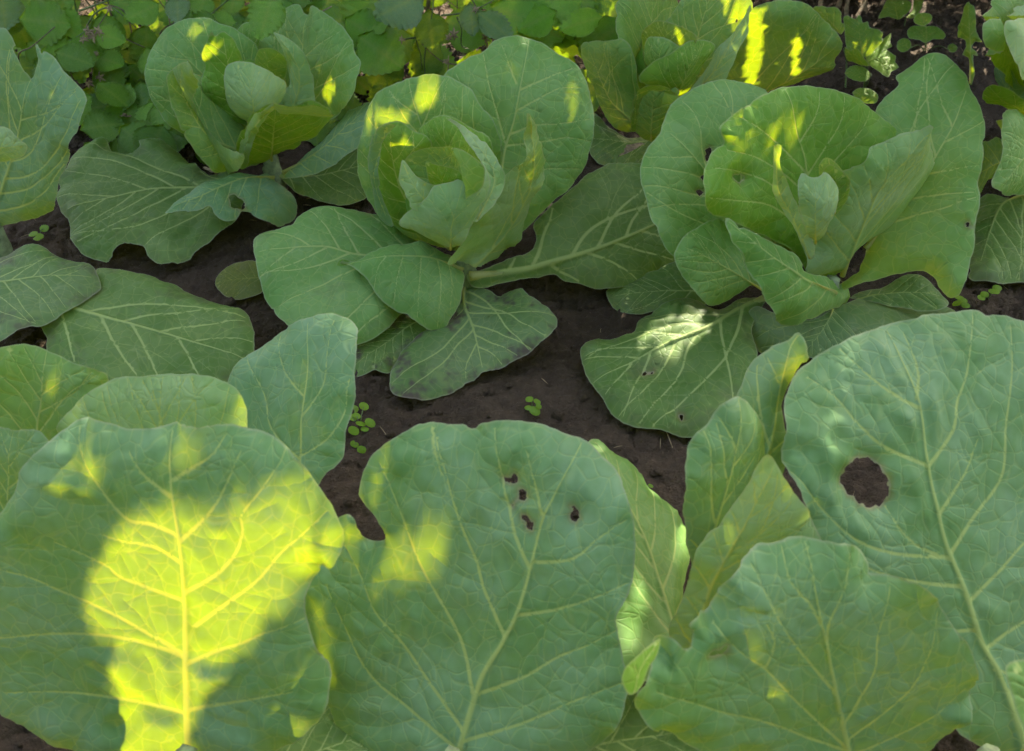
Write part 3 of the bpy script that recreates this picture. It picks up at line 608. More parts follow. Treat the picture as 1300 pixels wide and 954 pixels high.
# --- the cabbage cut by the right edge
c5 = cabbage(1322, 205, .07, 'cabbage cut off by the right edge of the picture, beside the weeds')
leaf(KEYS['4I'], '4Ir', [(801,167),(803,135),(811,116),(827,108),(846,114),(860,124),(848,122),(830,117),(818,124),(811,140),(809,167)], [(806,160),(812,120),(850,118)], [(805,165,.13),(829,110,.225),(850,119,.21)], GR, name='rolled_margin', nsec=0, ribz=False, ribw=.0006, ds=.005, wave=.004, ruffle=.004, curl=.012)
leaf(c5, '5A', [(1320,190),(1300,125),(1285,104),(1266,76),(1256,55),(1254,35),(1260,15),(1272,0),(1295,-18),(1330,-20),(1360,30),(1360,110),(1340,170)], [(1325,185),(1315,100),(1305,10)], [(1325,190,.09),(1308,-10,.31),(1256,45,.28)], GR, cup=.4)
leaf(c5, '5A2', [(1330,150),(1305,100),(1295,60),(1293,30),(1300,10),(1330,5),(1360,40),(1360,120)], [(1335,145),(1318,80),(1312,15)], [(1335,150,.15),(1312,8,.32),(1294,40,.31)], PL, cup=.3)
leaf(c5, '5B', [(1320,190),(1290,150),(1265,120),(1258,105),(1260,88),(1272,80),(1295,110),(1330,160)], [(1318,180),(1290,130),(1264,92)], [(1320,185,.09),(1262,90,.22),(1300,115,.2)], BL)
leaf(c5, '5E', [(1310,215),(1275,175),(1265,179),(1250,182),(1238,200),(1236,225),(1242,250),(1252,246),(1265,231),(1280,222)], [(1310,210),(1275,205),(1240,222)], [(1310,210,.08),(1240,225,.13),(1260,182,.16)], BL)
leaf(c5, '5D', [(1322,200),(1320,150),(1300,137),(1282,142),(1277,167),(1275,205),(1262,235),(1270,241),(1287,247),(1300,246),(1335,240),(1340,200)], [(1322,190),(1300,200),(1275,236)], [(1322,180,.15),(1278,240,.16),(1280,150,.22)], GR, arch=.1)
leaf(c5, '5C', [(1246,127),(1252,116),(1262,112),(1287,121),(1300,129),(1335,140),(1320,160),(1275,139),(1252,136)], [(1320,155),(1285,134),(1250,126)], [(1320,155,.2),(1249,126,.235),(1285,121,.25)], YG, nsec=5)
leaf(c5, '5F', [(1320,240),(1285,246),(1272,245),(1248,244),(1240,275),(1238,305),(1231,344),(1252,351),(1275,353),(1300,350),(1345,342),(1360,260)], [(1320,240),(1272,260),(1246,330)], [(1320,235,.06),(1255,345,.025),(1345,330,.03)], DK, wear=.4)

# --- the cabbage cut by the left edge
c6 = cabbage(-12, 285, .07, 'cabbage at the left edge of the picture with a deep slit in its upright leaf')
leaf(c6, '6C', [(-10,335),(20,345),(60,372),(90,375),(122,362),(119,345),(122,336),(142,336),(172,341),(192,347),(215,354),(240,365),(265,372),(290,380),(307,387),(317,402),(322,430),(317,455),(285,482),(250,500),(180,506),(130,500),(105,475),(90,459),(67,452),(56,442),(54,420),(30,380),(-15,350)],
     [(-10,340),(50,374),(90,390),(160,410),(210,424),(265,440),(312,453)], [(-10,338,.07),(318,447,.035),(170,503,.02)], DK, ribw=.0065, wear=.35, wave=.012, spread=.95, arch=.02)
leaf(c6, '6D', [(-40,330),(0,325),(15,315),(32,307),(50,308),(72,319),(92,325),(110,330),(120,340),(127,360),(112,375),(85,394),(55,409),(27,416),(0,429),(-40,430),(-60,370)], [(-50,360),(0,358),(60,350),(115,350)], [(-50,360,.09),(122,352,.08),(40,414,.06)], OL, wear=.6, arch=.06, wave=.012)
leaf(c6, '6A', [(-15,290),(-50,270),(-65,200),(-55,90),(-25,45),(0,37),(9,47),(15,60),(11,62),(20,77),(32,103),(36,92),(37,75),(35,59),(44,64),(47,71),(51,67),(62,77),(75,92),(90,110),(100,127),(101,140),(95,167),(86,185),(77,212),(69,237),(66,256),(57,273),(35,282),(14,287)],
     [(-12,278),(5,232),(20,185),(29,135),(32,104)], [(-14,282,.08),(25,62,.33),(100,140,.265)], BL, cup=.3, roll=-.4)
leaf(c6, '6B', [(-40,175),(-20,163),(0,162),(10,166),(22,177),(34,187),(27,200),(12,205),(0,209),(-30,214)], [(-38,195),(0,188),(30,187)], [(-38,195,.26),(32,187,.28),(0,163,.30)], PL, nsec=4, cup=-.4)

# --- the big cabbage at the lower left
c8 = cabbage(245, 985, .05, 'big cabbage at the bottom left whose huge near leaf glows yellow in the sun')
leaf(c8, '8D', [(40,650),(-20,610),(-60,520),(-40,455),(0,442),(21,440),(45,442),(69,453),(104,465),(121,473),(132,483),(120,550),(80,630)], [(45,640),(48,539),(52,515),(56,450)], [(45,645,.10),(56,442,.30),(128,482,.265)], GR, cup=.5, er=-3, er0=.25)
leaf(c8, '8E', [(-40,548),(0,547),(38,549),(51,562),(62,600),(50,680),(0,720),(-50,660)], [(5,720),(10,620),(12,552)], [(5,715,.15),(12,547,.315),(55,590,.29)], BL, cup=.4)
leaf(c8, '8C', [(330,745),(300,700),(288,620),(286,550),(284,484),(294,463),(318,439),(346,418),(374,406),(398,397),(415,396),(433,399),(445,411),(447,428),(446,463),(445,491),(441,515),(433,546),(429,577),(415,598),(401,617),(380,680)],
     [(350,735),(378,620),(382,584),(384,532),(388,498),(391,463),(388,410)], [(350,740,.10),(405,398,.30),(446,480,.265)], BL, cup=.3, veins=[[(381,580),(412,560),(430,530),(440,480)],[(382,585),(345,545),(335,500),(310,455)],[(384,530),(410,490),(415,450),(420,405)],[(387,505),(360,470),(350,425)],[(372,640),(330,600),(300,540)]], nsec=0, ribw=.0035)
leaf(c8, '8B', [(190,735),(110,650),(70,560),(69,543),(83,525),(104,505),(132,487),(159,480),(208,477),(249,477),(277,484),(294,494),(305,508),(311,529),(310,560),(290,640),(250,710)], [(200,725),(200,600),(205,480)], [(200,730,.10),(208,477,.325),(311,525,.285)], PL, cup=.3, spread=.6)
leaf(c8, '8A', [(-20,670),(0,645),(15,624),(23,601),(50,570),(73,549),(92,537),(115,535),(138,541),(162,547),(185,547),(215,542),(250,540),(288,543),(327,553),(354,568),(385,593),(408,628),(423,653),(431,668),(433,689),(427,715),(412,728),(402,727),(396,738),(384,753),(381,774),(388,812),(400,845),(410,868),(408,910),(375,945),(320,972),(250,988),(180,982),(100,962),(30,930),(-30,880),(-60,800),(-50,720)],
     [(242,985),(238,864),(234,760),(228,690),(220,640),(216,600),(213,552)], [(242,978,.06),(215,540,.42),(430,685,.335)], BL, cup=.12, roll=-.5, ribw=.0062, ds=.006, ribfrac=.1, nsec=0, wave=.016, quilt=.0040, ruffle=.009, curl=.016,
     veins=[[(248,795),(288,766),(327,737),(354,705),(385,678),(412,652)],[(234,753),(277,728),(300,701),(308,674),(306,655),(327,628),(354,589),(358,575)],[(238,842),(277,826),(304,818),(335,805),(382,792)],[(236,832),(192,806),(161,789),(115,766),(77,751),(38,735),(-20,720)],[(233,764),(185,747),(150,733),(135,720),(108,706),(70,690)],[(230,716),(200,697),(177,691),(154,689),(130,680)],[(226,680),(192,666),(161,660),(131,624),(108,585),(94,550)],[(237,835),(192,818),(146,808),(88,805),(38,808),(-30,815)],[(229,687),(265,653),(285,620),(304,575)],[(217,612),(246,593),(269,578),(283,555)],[(239,900),(300,890),(370,880)],[(239,905),(180,890),(90,880),(10,880)],[(219,632),(185,605),(165,575)]])

# --- the cabbage at the bottom centre
c9 = cabbage(575, 990, .05, 'cabbage at the bottom centre showing one broad blue-green leaf with small insect holes')
leaf(c9, '9A', [(380,760),(392,720),(408,690),(422,662),(433,654),(442,653),(452,660),(456,678),(460,686),(470,690),(481,690),(485,681),(481,666),(475,655),(467,646),(458,639),(451,628),(454,608),(469,578),(492,562),(511,549),(531,538),(561,538),(585,540),(600,545),(610,537),(631,535),(661,535),(688,541),(727,555),(750,566),(773,593),(792,624),(802,655),(805,685),(802,720),(800,751),(788,770),(781,789),(785,820),(794,862),(790,910),(760,950),(700,978),(620,992),(540,990),(460,965),(420,925),(400,860),(385,810)],
     [(575,985),(611,862),(638,816),(658,774),(673,720),(686,666),(704,628),(727,585),(735,565)], [(575,985,.06),(665,537,.37),(800,690,.30)], BL, cup=.15, roll=-.4, ribw=.0052, ds=.006, ribfrac=.1, nsec=0, wave=.018, quilt=.0040, ruffle=.009, curl=.015,
     holes=[[(639,607),(645,609),(653,602),(654,612),(647,614),(640,612)],[(658,624),(664,625),(667,634),(660,637)],[(662,655),(668,660),(675,667),(670,674),(664,668)],[(724,645),(730,650),(735,657),(727,663),(722,655)],[(647,643),(650,642),(649,646)]],
     veins=[[(600,880),(585,816),(558,762),(531,712),(511,655),(496,616),(481,590)],[(640,808),(615,751),(604,712),(588,674),(575,635),(565,597),(552,555)],[(671,722),(654,685),(646,651),(638,616),(631,570),(628,545)],[(675,715),(727,710),(758,685),(792,662)],[(655,782),(700,776),(742,764),(792,744)],[(612,880),(665,860),(708,835),(746,820),(780,803)],[(590,930),(542,862),(508,812),(477,778),(458,732),(437,695)],[(688,660),(677,608),(670,575)],[(585,955),(520,900),(473,860),(440,800),(415,745)],[(590,940),(660,920),(730,890),(785,870)],[(545,545),(560,600)]])

# --- the cabbage right of it, with folded leaves
c11 = cabbage(880, 920, .05, 'cabbage at the bottom with tall folded leaves, between the two broad-leaved ones')
leaf(c11, '11A', [(870,862),(820,862),(775,840),(768,760),(770,670),(760,620),(746,580),(746,561),(755,552),(768,549),(779,561),(796,578),(824,602),(851,623),(872,642),(876,661),(886,678),(884,713),(880,760),(876,810)],
     [(868,855),(845,760),(815,680),(775,600),(762,556)], [(868,860,.10),(760,552,.20),(884,695,.10)], GR, cup=-.1, wave=.014, spread=.8)
leaf(c11, '11B', [(890,850),(905,760),(925,650),(930,560),(935,513),(940,493),(951,468),(963,453),(981,440),(1003,433),(1011,424),(1017,421),(1023,433),(1026,450),(1027,458),(1013,472),(1004,490),(998,510),(999,541),(1004,561),(1005,573),(1001,586),(996,602),(975,660),(930,780)],
     [(890,845),(950,660),(984,545),(993,490),(1003,445),(1016,424)], [(890,855,.11),(1014,423,.415),(940,500,.36)], BL, crease=-.5, vc=.0, spread=.8, wave=.008)
leaf(c11, '11C', [(895,835),(888,740),(880,690),(874,637),(875,626),(878,601),(885,581),(895,561),(913,543),(925,523),(938,513),(948,509),(963,516),(976,531),(982,548),(983,575),(975,620),(950,700),(910,800)],
     [(882,835),(900,700),(925,610),(948,514)], [(882,840,.12),(948,510,.40),(877,610,.345)], BL, cup=.15, spread=.75)
leaf(c11, '11D', [(976,580),(986,588),(997,609),(1014,633),(1031,657),(1043,689),(1040,740),(1000,790),(950,830),(900,860),(868,862),(851,810),(850,793),(869,761),(876,734),(886,703),(907,678),(928,654),(948,623),(962,599)],
     [(870,850),(905,740),(945,670),(982,596)], [(872,855,.13),(984,588,.39),(1041,695,.285)], PL, cup=-.25, spread=.85, wave=.014, ribz=False, curl=.008)

# --- the cabbage at the bottom right
c12 = cabbage(1240, 985, .05, 'cabbage at the bottom right with a round hole eaten through its broad leaf')
leaf(c12, '12A', [(1240,945),(1180,885),(1120,800),(1060,720),(1041,680),(1020,637),(1002,595),(998,564),(997,527),(999,501),(1010,480),(1031,459),(1062,438),(1104,420),(1146,407),(1188,398),(1219,395),(1245,392),(1256,400),(1265,399),(1293,404),(1330,415),(1370,470),(1390,600),(1380,750),(1350,880),(1310,960)],
     [(1308,965),(1272,863),(1245,815),(1219,737),(1198,684),(1183,622),(1175,580),(1169,532),(1162,501),(1141,449),(1130,420)], [(1305,968,.07),(1215,395,.42),(1000,540,.36)], BL, cup=.12, roll=-.3, ribw=.0058, ds=.006, ribfrac=.1, nsec=0, wave=.018, quilt=.0040, ruffle=.009, curl=.015,
     holes=[[(1086,584),(1104,581),(1114,585),(1122,601),(1129,616),(1126,637),(1104,644),(1086,632),(1073,616),(1073,598)]],
     veins=[[(1206,710),(1167,695),(1140,670),(1128,645)],[(1177,592),(1125,569),(1088,538),(1062,506),(1030,480)],[(1178,592),(1209,548),(1214,512),(1227,475),(1232,433),(1238,400)],[(1206,705),(1235,658),(1272,606),(1277,543),(1285,475),(1285,415)],[(1228,765),(1272,721),(1300,690),(1360,640)],[(1167,520),(1125,496),(1094,470),(1070,445)],[(1205,708),(1135,703),(1083,684),(1041,643),(1008,600)],[(1250,825),(1300,790),(1370,750)],[(1222,745),(1170,740),(1110,725),(1070,700)],[(1162,505),(1165,470),(1150,425)],[(1240,800),(1190,800),(1140,780)],[(1262,850),(1300,860),(1350,850)],[(1190,655),(1225,600),(1240,560)]])
leaf(c12, '12F', [(795,868),(799,848),(815,832),(843,811),(838,835),(828,850),(820,870),(805,885)], [(808,880),(815,850),(840,816)], [(808,880,.34),(840,814,.345),(798,850,.36)], YG, nsec=3, ribz=False, ds=.005, cup=.4)
leaf(c12, '12B', [(805,880),(822,862),(835,838),(842,815),(856,812),(868,826),(879,831),(884,816),(876,797),(888,792),(900,790),(908,795),(915,784),(921,763),(931,737),(962,711),(1004,695),(1052,692),(1088,700),(1109,716),(1117,732),(1115,744),(1135,740),(1162,742),(1188,758),(1204,784),(1219,805),(1238,831),(1245,863),(1240,910),(1200,950),(1130,988),(1040,995),(960,980),(880,955),(820,920)],
     [(1085,988),(1065,900),(1050,820),(1038,760),(1030,700)], [(1085,985,.10),(1040,694,.375),(1238,850,.205)], BL, cup=.2, roll=-.8, ribw=.0042, ds=.006, ribfrac=.1, nsec=0, wave=.020, quilt=.0042, ruffle=.012, curl=.016,
     holes=[[(905,836),(920,830),(928,828),(922,836),(910,839)]],
     veins=[[(1075,950),(1010,890),(973,852),(941,831),(915,805)],[(1060,880),(1010,820),(985,780),(960,725)],[(1055,850),(1052,800),(1075,750),(1085,710)],[(1070,920),(1109,852),(1115,810),(1135,755)],[(1075,940),(1150,880),(1180,830),(1195,785)],[(1080,960),(1170,920),(1230,880)],[(1078,955),(980,920),(900,900),(835,880)],[(1046,800),(1030,770),(1005,740),(1000,705)],[(973,852),(985,820),(975,795)]])
leaf(c12, '12C', [(1280,846),(1300,838),(1345,850),(1360,920),(1310,930),(1288,880)], [(1320,925),(1310,885),(1295,845)], [(1320,930,.34),(1295,842,.38),(1350,870,.36)], GR, nsec=4, ribz=False)
leaf(c9, '9B', [(620,985),(700,930),(760,890),(820,872),(880,890),(900,930),(880,975),(800,1010),(700,1015)], [(630,990),(740,950),(890,925)], [(630,990,.06),(890,925,.07),(760,890,.06)], DK, wear=.3)
leaf(c8, '8F', [(290,985),(340,930),(400,890),(450,885),(490,905),(500,950),(460,990),(380,1010)], [(300,990),(400,955),(490,925)], [(300,990,.05),(490,925,.06),(400,892,.06)], DK, wear=.3)
leaf(c12, '12D', [(1130,985),(1060,975),(960,960),(860,930),(850,900),(900,880),(1000,890),(1100,930)], [(1130,980),(1000,935),(860,912)], [(1130,985,.06),(860,912,.08),(1000,885,.08)], OL, wear=.3)
print('cabbages', time.time()-T0)
# ------------------------------------------------------------------ raspberry plants at the back of the bed
def leaflet_mesh(seed):
    """an ovate, pleated, saw-toothed leaflet: length 1 along +Y, width along X"""
    rng = np.random.default_rng(seed); n = 21; V = []; at_v = []; at_e = []; wid = rng.uniform(.36, .44)
    cols = (-1, -.66, -.33, 0, .33, .66, 1)
    for i in range(n):
        t = i/(n-1); wv = wid*(math.sin(math.pi*min(1, t**.78))**.85)+.002
        tooth = 1+.05*(1 if i % 2 else -1)*(0 < i < n-1)
        for c in cols:
            x = c*wv*(tooth if abs(c) == 1 else 1); y = t+.10*abs(c)*(1-t)*(.5 if i else 0)+(.045*(i % 2) if abs(c) == 1 and i < n-1 else 0)
            z = .019*(1 if i % 2 else -1)*min(1, abs(c)*1.5)*(0 < i < n-1)-.22*abs(x)**1.6+.05*abs(c)-.16*t*t+rng.normal(0, .004)
            V.append((x, y, z)); at_v.append(.40 if c == 0 else (.17 if i % 2 == 0 else 0)); at_e.append((1-abs(c))*.05+.001)
    k = len(cols); F = []
    for i in range(n-1):
        for j in range(k-1):
            a, b, c, d = i*k+j, i*k+j+1, (i+1)*k+j+1, (i+1)*k+j; F += [(a, b, c), (a, c, d)]
    me = bpy.data.meshes.new('raspberry_leaf'); me.from_pydata(V, [], F); me.polygons.foreach_set('use_smooth', [True]*len(F))
    for an, dat in (('vein', at_v), ('edge', at_e)):
        q = me.attributes.new(an, 'FLOAT', 'POINT'); q.data.foreach_set('value', dat)
    q = me.attributes.new('leafuv', 'FLOAT_VECTOR', 'POINT'); q.data.foreach_set('vector', (np.array(V)*.09+seed).astype(np.float32).ravel())
    me.materials.append(M_RASP); me.update(); return me
LM = [leaflet_mesh(k) for k in range(5)]
def bush(x, y, label):
    return empty('raspberry_bush', (x, y, float(gz(np.array([x]), np.array([y]))[0])), label, 'raspberry bush', 'raspberry plants behind the cabbages')
BUSH = [bush(-1.02, 2.62, 'raspberry plant with drooping toothed leaves in the top left corner'),
        bush(-.32, 2.66, 'raspberry plant with grey-green leaves and dry berry stars behind the middle cabbage'),
        bush(.24, 2.72, 'bright green raspberry plant between the middle cabbage and the far cabbage')]
def place_leaflet(a, b, root, col, wide=1.0, nrm=None, k=None):
    a = np.array(a); b = np.array(b); L = np.linalg.norm(b-a); y = (b-a)/L
    nr = np.array([0, -.55, .8]) if nrm is None else np.array(nrm)
    nr = nr+RNG.normal(0, .18, 3); x = np.cross(y, nr); x /= np.linalg.norm(x); z = np.cross(x, y)
    o = bpy.data.objects.new('leaf', LM[RNG.integers(5) if k is None else k]); COL.objects.link(o); o.parent = root
    off = np.array(root.location)
    M = Matrix.Identity(4)
    for i in range(3):
        M[i][0] = x[i]*L*wide; M[i][1] = y[i]*L; M[i][2] = z[i]*L; M[i][3] = a[i]-off[i]
    o.matrix_local = M; o.color = tuple(col)+(.1,); return o
RG = (0.130, 0.285, 0.018); RB = (0.165, 0.340, 0.020); RBL = (0.140, 0.235, 0.085); RD = (0.090, 0.205, 0.014); RX = (0.18, 0.37, 0.022)
RL = [((66,14),(98,48),2.30,RB,1.1),((130,14),(143,74),2.28,RG,1.15),((203,6),(158,22),2.26,RG,1.2),((188,30),(178,92),2.32,RG,1.1),((86,46),(103,106),2.26,RG,1.1),
      ((50,50),(86,96),2.30,RB,1.1),((122,73),(154,80),2.24,RX,.9),((226,-10),(222,29),2.22,RBL,1.3),((2,-12),(5,38),2.3,RBL,1.3),((30,-18),(60,34),2.36,RG,1.2),
      ((350,-14),(324,48),1.93,RG,1.25),((540,-8),(475,19),2.2,RBL,1.2),((482,-12),(447,52),2.3,RB,1.3),((544,12),(549,64),2.26,RD,1.2),((597,3),(600,45),2.22,RBL,.9),
      ((606,16),(652,47),2.2,RBL,.9),((622,8),(716,44),2.3,RX,1.0),((745,-22),(655,12),2.34,RX,1.1),((800,2),(732,58),2.34,RB,1.1),((528,48),(466,68),2.3,RG,1.2),
      ((700,-20),(748,74),2.38,RB,1.0),((420,-10),(405,40),2.42,RG,1.2),((300,-14),(290,20),2.4,RG,1.2),((262,-10),(250,22),2.36,RG,1.2),((165,60),(150,110),2.34,RD,1.1),
      ((15,20),(40,62),2.38,RG,1.2),((118,20),(96,60),2.4,RD,1.2),((500,60),(470,110),2.24,RD,1.3),((560,55),(520,95),2.3,RD,1.2),((640,-10),(600,-2),2.4,RB,1.2)]
for a, b, y, col, wd in RL:
    A = aty(a[0], a[1], y); B = aty(b[0], b[1], y-.045)
    place_leaflet(A, B, BUSH[0 if a[0] < 330 else 1 if a[0] < 610 else 2], col, wd)
nfill = 0
while nfill < 210:
    px = RNG.uniform(-40, 830); py = RNG.uniform(-40, 205)
    ymin = 2.12 if px < 470 else 2.2
    z = RNG.uniform(.02, .24); p = at(px, py, z)
    if not (ymin < p[1] < 2.95): continue
    if px > 700 and py > 150: continue
    th = RNG.uniform(0, 6.28); L = RNG.uniform(.05, .125)
    d = np.array([math.cos(th), .5*math.sin(th)-.35, -.35+.3*math.sin(th)]); d /= np.linalg.norm(d)
    place_leaflet(p, p+d*L, BUSH[0 if px < 330 else 1 if px < 600 else 2], ([RG, RD, RD, RB, RG] if px < 430 else [RB, RG, RX, RB, RG])[RNG.integers(5)], RNG.uniform(1.0, 1.3)); nfill += 1
for k in range(26):
    px = RNG.uniform(80, 250); py = RNG.uniform(95, 185); p = at(px, py, RNG.uniform(.02, .10))
    if p[1] < 1.98: continue
    th = RNG.uniform(0, 6.28); d = np.array([math.cos(th), .5*math.sin(th)-.2, -.15+.2*math.sin(th)]); d /= np.linalg.norm(d)
    place_leaflet(p, p+d*RNG.uniform(.07, .11), BUSH[0], [RG, RD, RD][RNG.integers(3)], RNG.uniform(1.0, 1.3))
def stalk(root, pts, r0, r1, m, name='cane', n=7):
    P = crom(pts, 6); V, F = tube(P, np.linspace(r0, r1, len(P)), n); return mesh_obj(name, V, F, m, root)
for root, xs in ((BUSH[0], (-1.35, -1.15, -.98, -.8, -.62)), (BUSH[1], (-.5, -.36, -.22, -.08)), (BUSH[2], (.1, .26, .42))):
    for x in xs:
        y = RNG.uniform(2.5, 2.85); g = float(gz(np.array([x]), np.array([y]))[0])
        stalk(root, [(x, y, g-.03), (x+RNG.normal(0, .03), y+.02, .6), (x+RNG.normal(0, .07), y+RNG.normal(0, .05), 1.3), (x+RNG.normal(0, .12), y-.1, 2.1)], .0055, .0025, M_CANE)
M_GST = simple('green_stalk', (0.10, 0.15, 0.03), 0.5, nscale=50)
for px in ([(100,14),(118,8),(138,0),(150,-10)], [(108,38),(120,18),(138,9),(150,15),(176,38)], [(530,8),(532,26),(528,48),(534,70),(536,92)], [(528,48),(508,52),(480,70)], [(580,22),(586,36),(586,58),(596,63)], [(70,58),(90,52),(108,40)],
           [(265,22),(280,8),(300,-8)], [(560,20),(600,14),(640,-8)]):
    stalk(BUSH[0 if px[0][0] < 330 else 1], [aty(a, b, 2.25) for a, b in px], .0022, .0014, M_GST, 'stalk', 6)
for k in range(34):
    px = RNG.uniform(0, 760); py = RNG.uniform(-10, 120); p = aty(px, py, RNG.uniform(2.2, 2.5)); th = RNG.uniform(-1.2, 1.2); q = p+np.array([math.sin(th), RNG.normal(0, .3), math.cos(th)])*RNG.uniform(.08, .2)
    if p[2] < .02: continue
    stalk(BUSH[0 if px < 330 else 1 if px < 600 else 2], [p-np.array([0, 0, .08]), p, (p+q)/2+RNG.normal(0, .008, 3), q], .0022, .0012, [M_GST, M_CANE, M_DRY][RNG.integers(3)], 'stalk', 6)
def dry_star(px, py, y, r, root):
    """the dried calyx left after the berry is gone: a star of sepals round a knob"""
    c = aty(px, py, y); V = []; F = []
    ax = np.array([0, -.7, .55])+RNG.normal(0, .3, 3); ax /= np.linalg.norm(ax); u = np.cross(ax, [1, 0, 0]); u /= np.linalg.norm(u); v = np.cross(ax, u)
    for k in range(6):
        a = k*math.pi/3+RNG.normal(0, .15); d = math.cos(a)*u+math.sin(a)*v; s = np.cross(ax, d); b = len(V); q = r*RNG.uniform(.8, 1.2)
        V += [c+s*r*.17, c-s*r*.17, c+d*q*.55-s*r*.2-ax*r*.12, c+d*q*.55+s*r*.2-ax*r*.12, c+d*q-ax*r*RNG.uniform(-.1, .5), c+d*q*.5+ax*r*.06]
        F += [(b, b+1, b+5), (b+1, b+2, b+5), (b+2, b+4, b+5), (b+4, b+3, b+5), (b+3, b, b+5)]
    for k in range(9):
        d = RNG.normal(size=3); d /= np.linalg.norm(d); b = len(V); q = c+ax*r*.2+d*r*.22
        t = np.cross(d, ax); t /= np.linalg.norm(t)+1e-6; w2 = np.cross(d, t)
        V += [q+d*r*.2, q+t*r*.1, q-t*r*.1, q+w2*r*.1]; F += [(b, b+1, b+3), (b, b+3, b+2), (b, b+2, b+1)]
    mesh_obj('dried_calyx', V, F, M_DRY, root, False)
for px, py, r in ((112,40,.014),(118,47,.013),(125,40,.012),(106,50,.011),(130,52,.010),(122,68,.009),(126,98,.013),(112,106,.012),(138,10,.011),(510,50,.009),(576,44,.014),(570,48,.010),(616,48,.012),(566,78,.010),(604,12,.010),(588,70,.010)):
    dry_star(px, py, 2.2, r, BUSH[0 if px < 330 else 1])

# ------------------------------------------------------------------ weeds and seedlings
WG = (0.125, 0.26, 0.022); WY = (0.18, 0.33, 0.02)
w1 = empty('weed', tuple(gp(1098, 108)), 'weed with broad toothed leaves in the sun behind the right-hand cabbage', 'weed', 'weeds at the edge of the bed')
wk = dict(m=M_WEED, ribz=False, nsec=5, ds=.005, wave=.006, smooth_outline=2)
leaf(w1, 'w1a', [(1031,11),(1042,6),(1050,9),(1060,8),(1069,16),(1068,26),(1074,32),(1068,44),(1060,38),(1045,28)], [(1075,60),(1062,36),(1040,14)], [(1075,60,.07),(1038,12,.13),(1072,24,.12)], WG, **wk)
leaf(w1, 'w1b', [(1070,24),(1075,18),(1083,22),(1090,17),(1095,26),(1101,25),(1103,34),(1111,35),(1121,38),(1118,46),(1121,50),(1112,60),(1100,72),(1085,70),(1074,62),(1072,45)], [(1095,76),(1092,50),(1088,24)], [(1095,76,.08),(1088,22,.14),(1119,42,.13)], WG, **wk)
leaf(w1, 'w1c', [(1098,72),(1106,60),(1118,50),(1131,41),(1130,52),(1133,58),(1125,62),(1137,70),(1136,78),(1141,85),(1132,90),(1127,98),(1115,90),(1104,82)], [(1098,78),(1115,74),(1134,80)], [(1098,78,.08),(1137,80,.10),(1130,46,.12)], WY, **wk)
leaf(w1, 'w1d', [(1071,60),(1078,64),(1088,62),(1097,76),(1104,84),(1092,84),(1080,79),(1074,78)], [(1098,84),(1085,74),(1074,66)], [(1098,84,.08),(1073,64,.09),(1080,80,.07)], WG, **wk)
leaf(w1, 'w1e', [(1073,92),(1080,84),(1095,83),(1107,93),(1100,102),(1085,101)], [(1106,97),(1090,93),(1075,92)], [(1106,97,.05),(1075,92,.06),(1090,102,.05)], WG, **wk)
leaf(w1, 'w1f', [(1082,117),(1090,111),(1105,112),(1115,120),(1112,130),(1100,131),(1088,125)], [(1114,124),(1100,120),(1084,117)], [(1114,124,.06),(1084,117,.06),(1100,131,.05)], WY, **wk)
for a, b in (((1098,108),(1095,76)), ((1098,108),(1100,80)), ((1100,108),(1106,97)), ((1074,112),(1071,62))):
    p = gp(*a); q = at(b[0], b[1], .08); stalk(w1, [p-np.array([0, 0, .01]), (p+q)/2+np.array([.004, .01, .01]), q], .0022, .0013, M_GST, 'stalk', 6)
w2 = empty('weed', tuple(gp(1176, 62)), 'small round-leaved weed on bare soil beside the dandelion', 'weed', 'weeds at the edge of the bed')
leaf(w2, 'w2a', [(1152,38),(1160,32),(1175,33),(1190,33),(1201,42),(1198,49),(1185,49),(1175,54),(1168,50),(1155,48)], [(1177,53),(1176,44),(1176,34)], [(1177,53,.04),(1176,33,.06),(1200,44,.05)], WG, **wk)
leaf(w2, 'w2b', [(1160,25),(1165,17),(1180,17),(1184,24),(1175,33),(1163,30)], [(1174,32),(1172,24),(1170,18)], [(1174,32,.05),(1171,17,.07),(1184,24,.06)], WY, **wk)
leaf(w2, 'w2c', [(1140,52),(1148,48),(1156,52),(1157,60),(1148,66),(1140,62)], [(1156,62),(1149,57),(1142,54)], [(1156,62,.03),(1141,54,.04),(1150,66,.03)], WG, **wk)
leaf(w2, 'w2d', [(1203,58),(1210,55),(1216,60),(1212,66),(1205,65)], [(1204,63),(1210,60),(1214,59)], [(1204,63,.03),(1215,59,.035),(1208,66,.03)], WG, **wk)
for b in ((1177,53), (1172,33), (1156,61), (1204,63)):
    p = gp(1176, 62); q = at(b[0], b[1], .04); stalk(w2, [p-np.array([0, 0, .01]), (p+q)/2+np.array([0, .004, .006]), q], .0015, .001, M_GST, 'stalk', 5)
w3 = empty('weed', tuple(gp(1231, 108)), 'upright dandelion-like weed with one jagged leaf, near the right edge', 'weed', 'weeds at the edge of the bed')
leaf(w3, 'w3a', [(1215,35),(1219,20),(1222,9),(1229,0),(1236,8),(1239,25),(1238,40),(1246,53),(1236,52),(1234,58),(1241,71),(1234,69),(1236,90),(1232,107),(1229,107),(1229,85),(1228,72),(1220,70),(1225,60),(1224,50),(1214,47)], [(1231,106),(1231,60),(1229,6)], [(1231,107,.0),(1229,2,.15),(1244,52,.085)], WG, m=M_WEED, nsec=6, ds=.005, wave=.005, smooth_outline=2, ribw=.0022)
w4 = empty('weed', tuple(gp(1155, 30)), 'dark toothed weed at the top edge beyond the sunlit weed', 'weed', 'weeds at the edge of the bed')
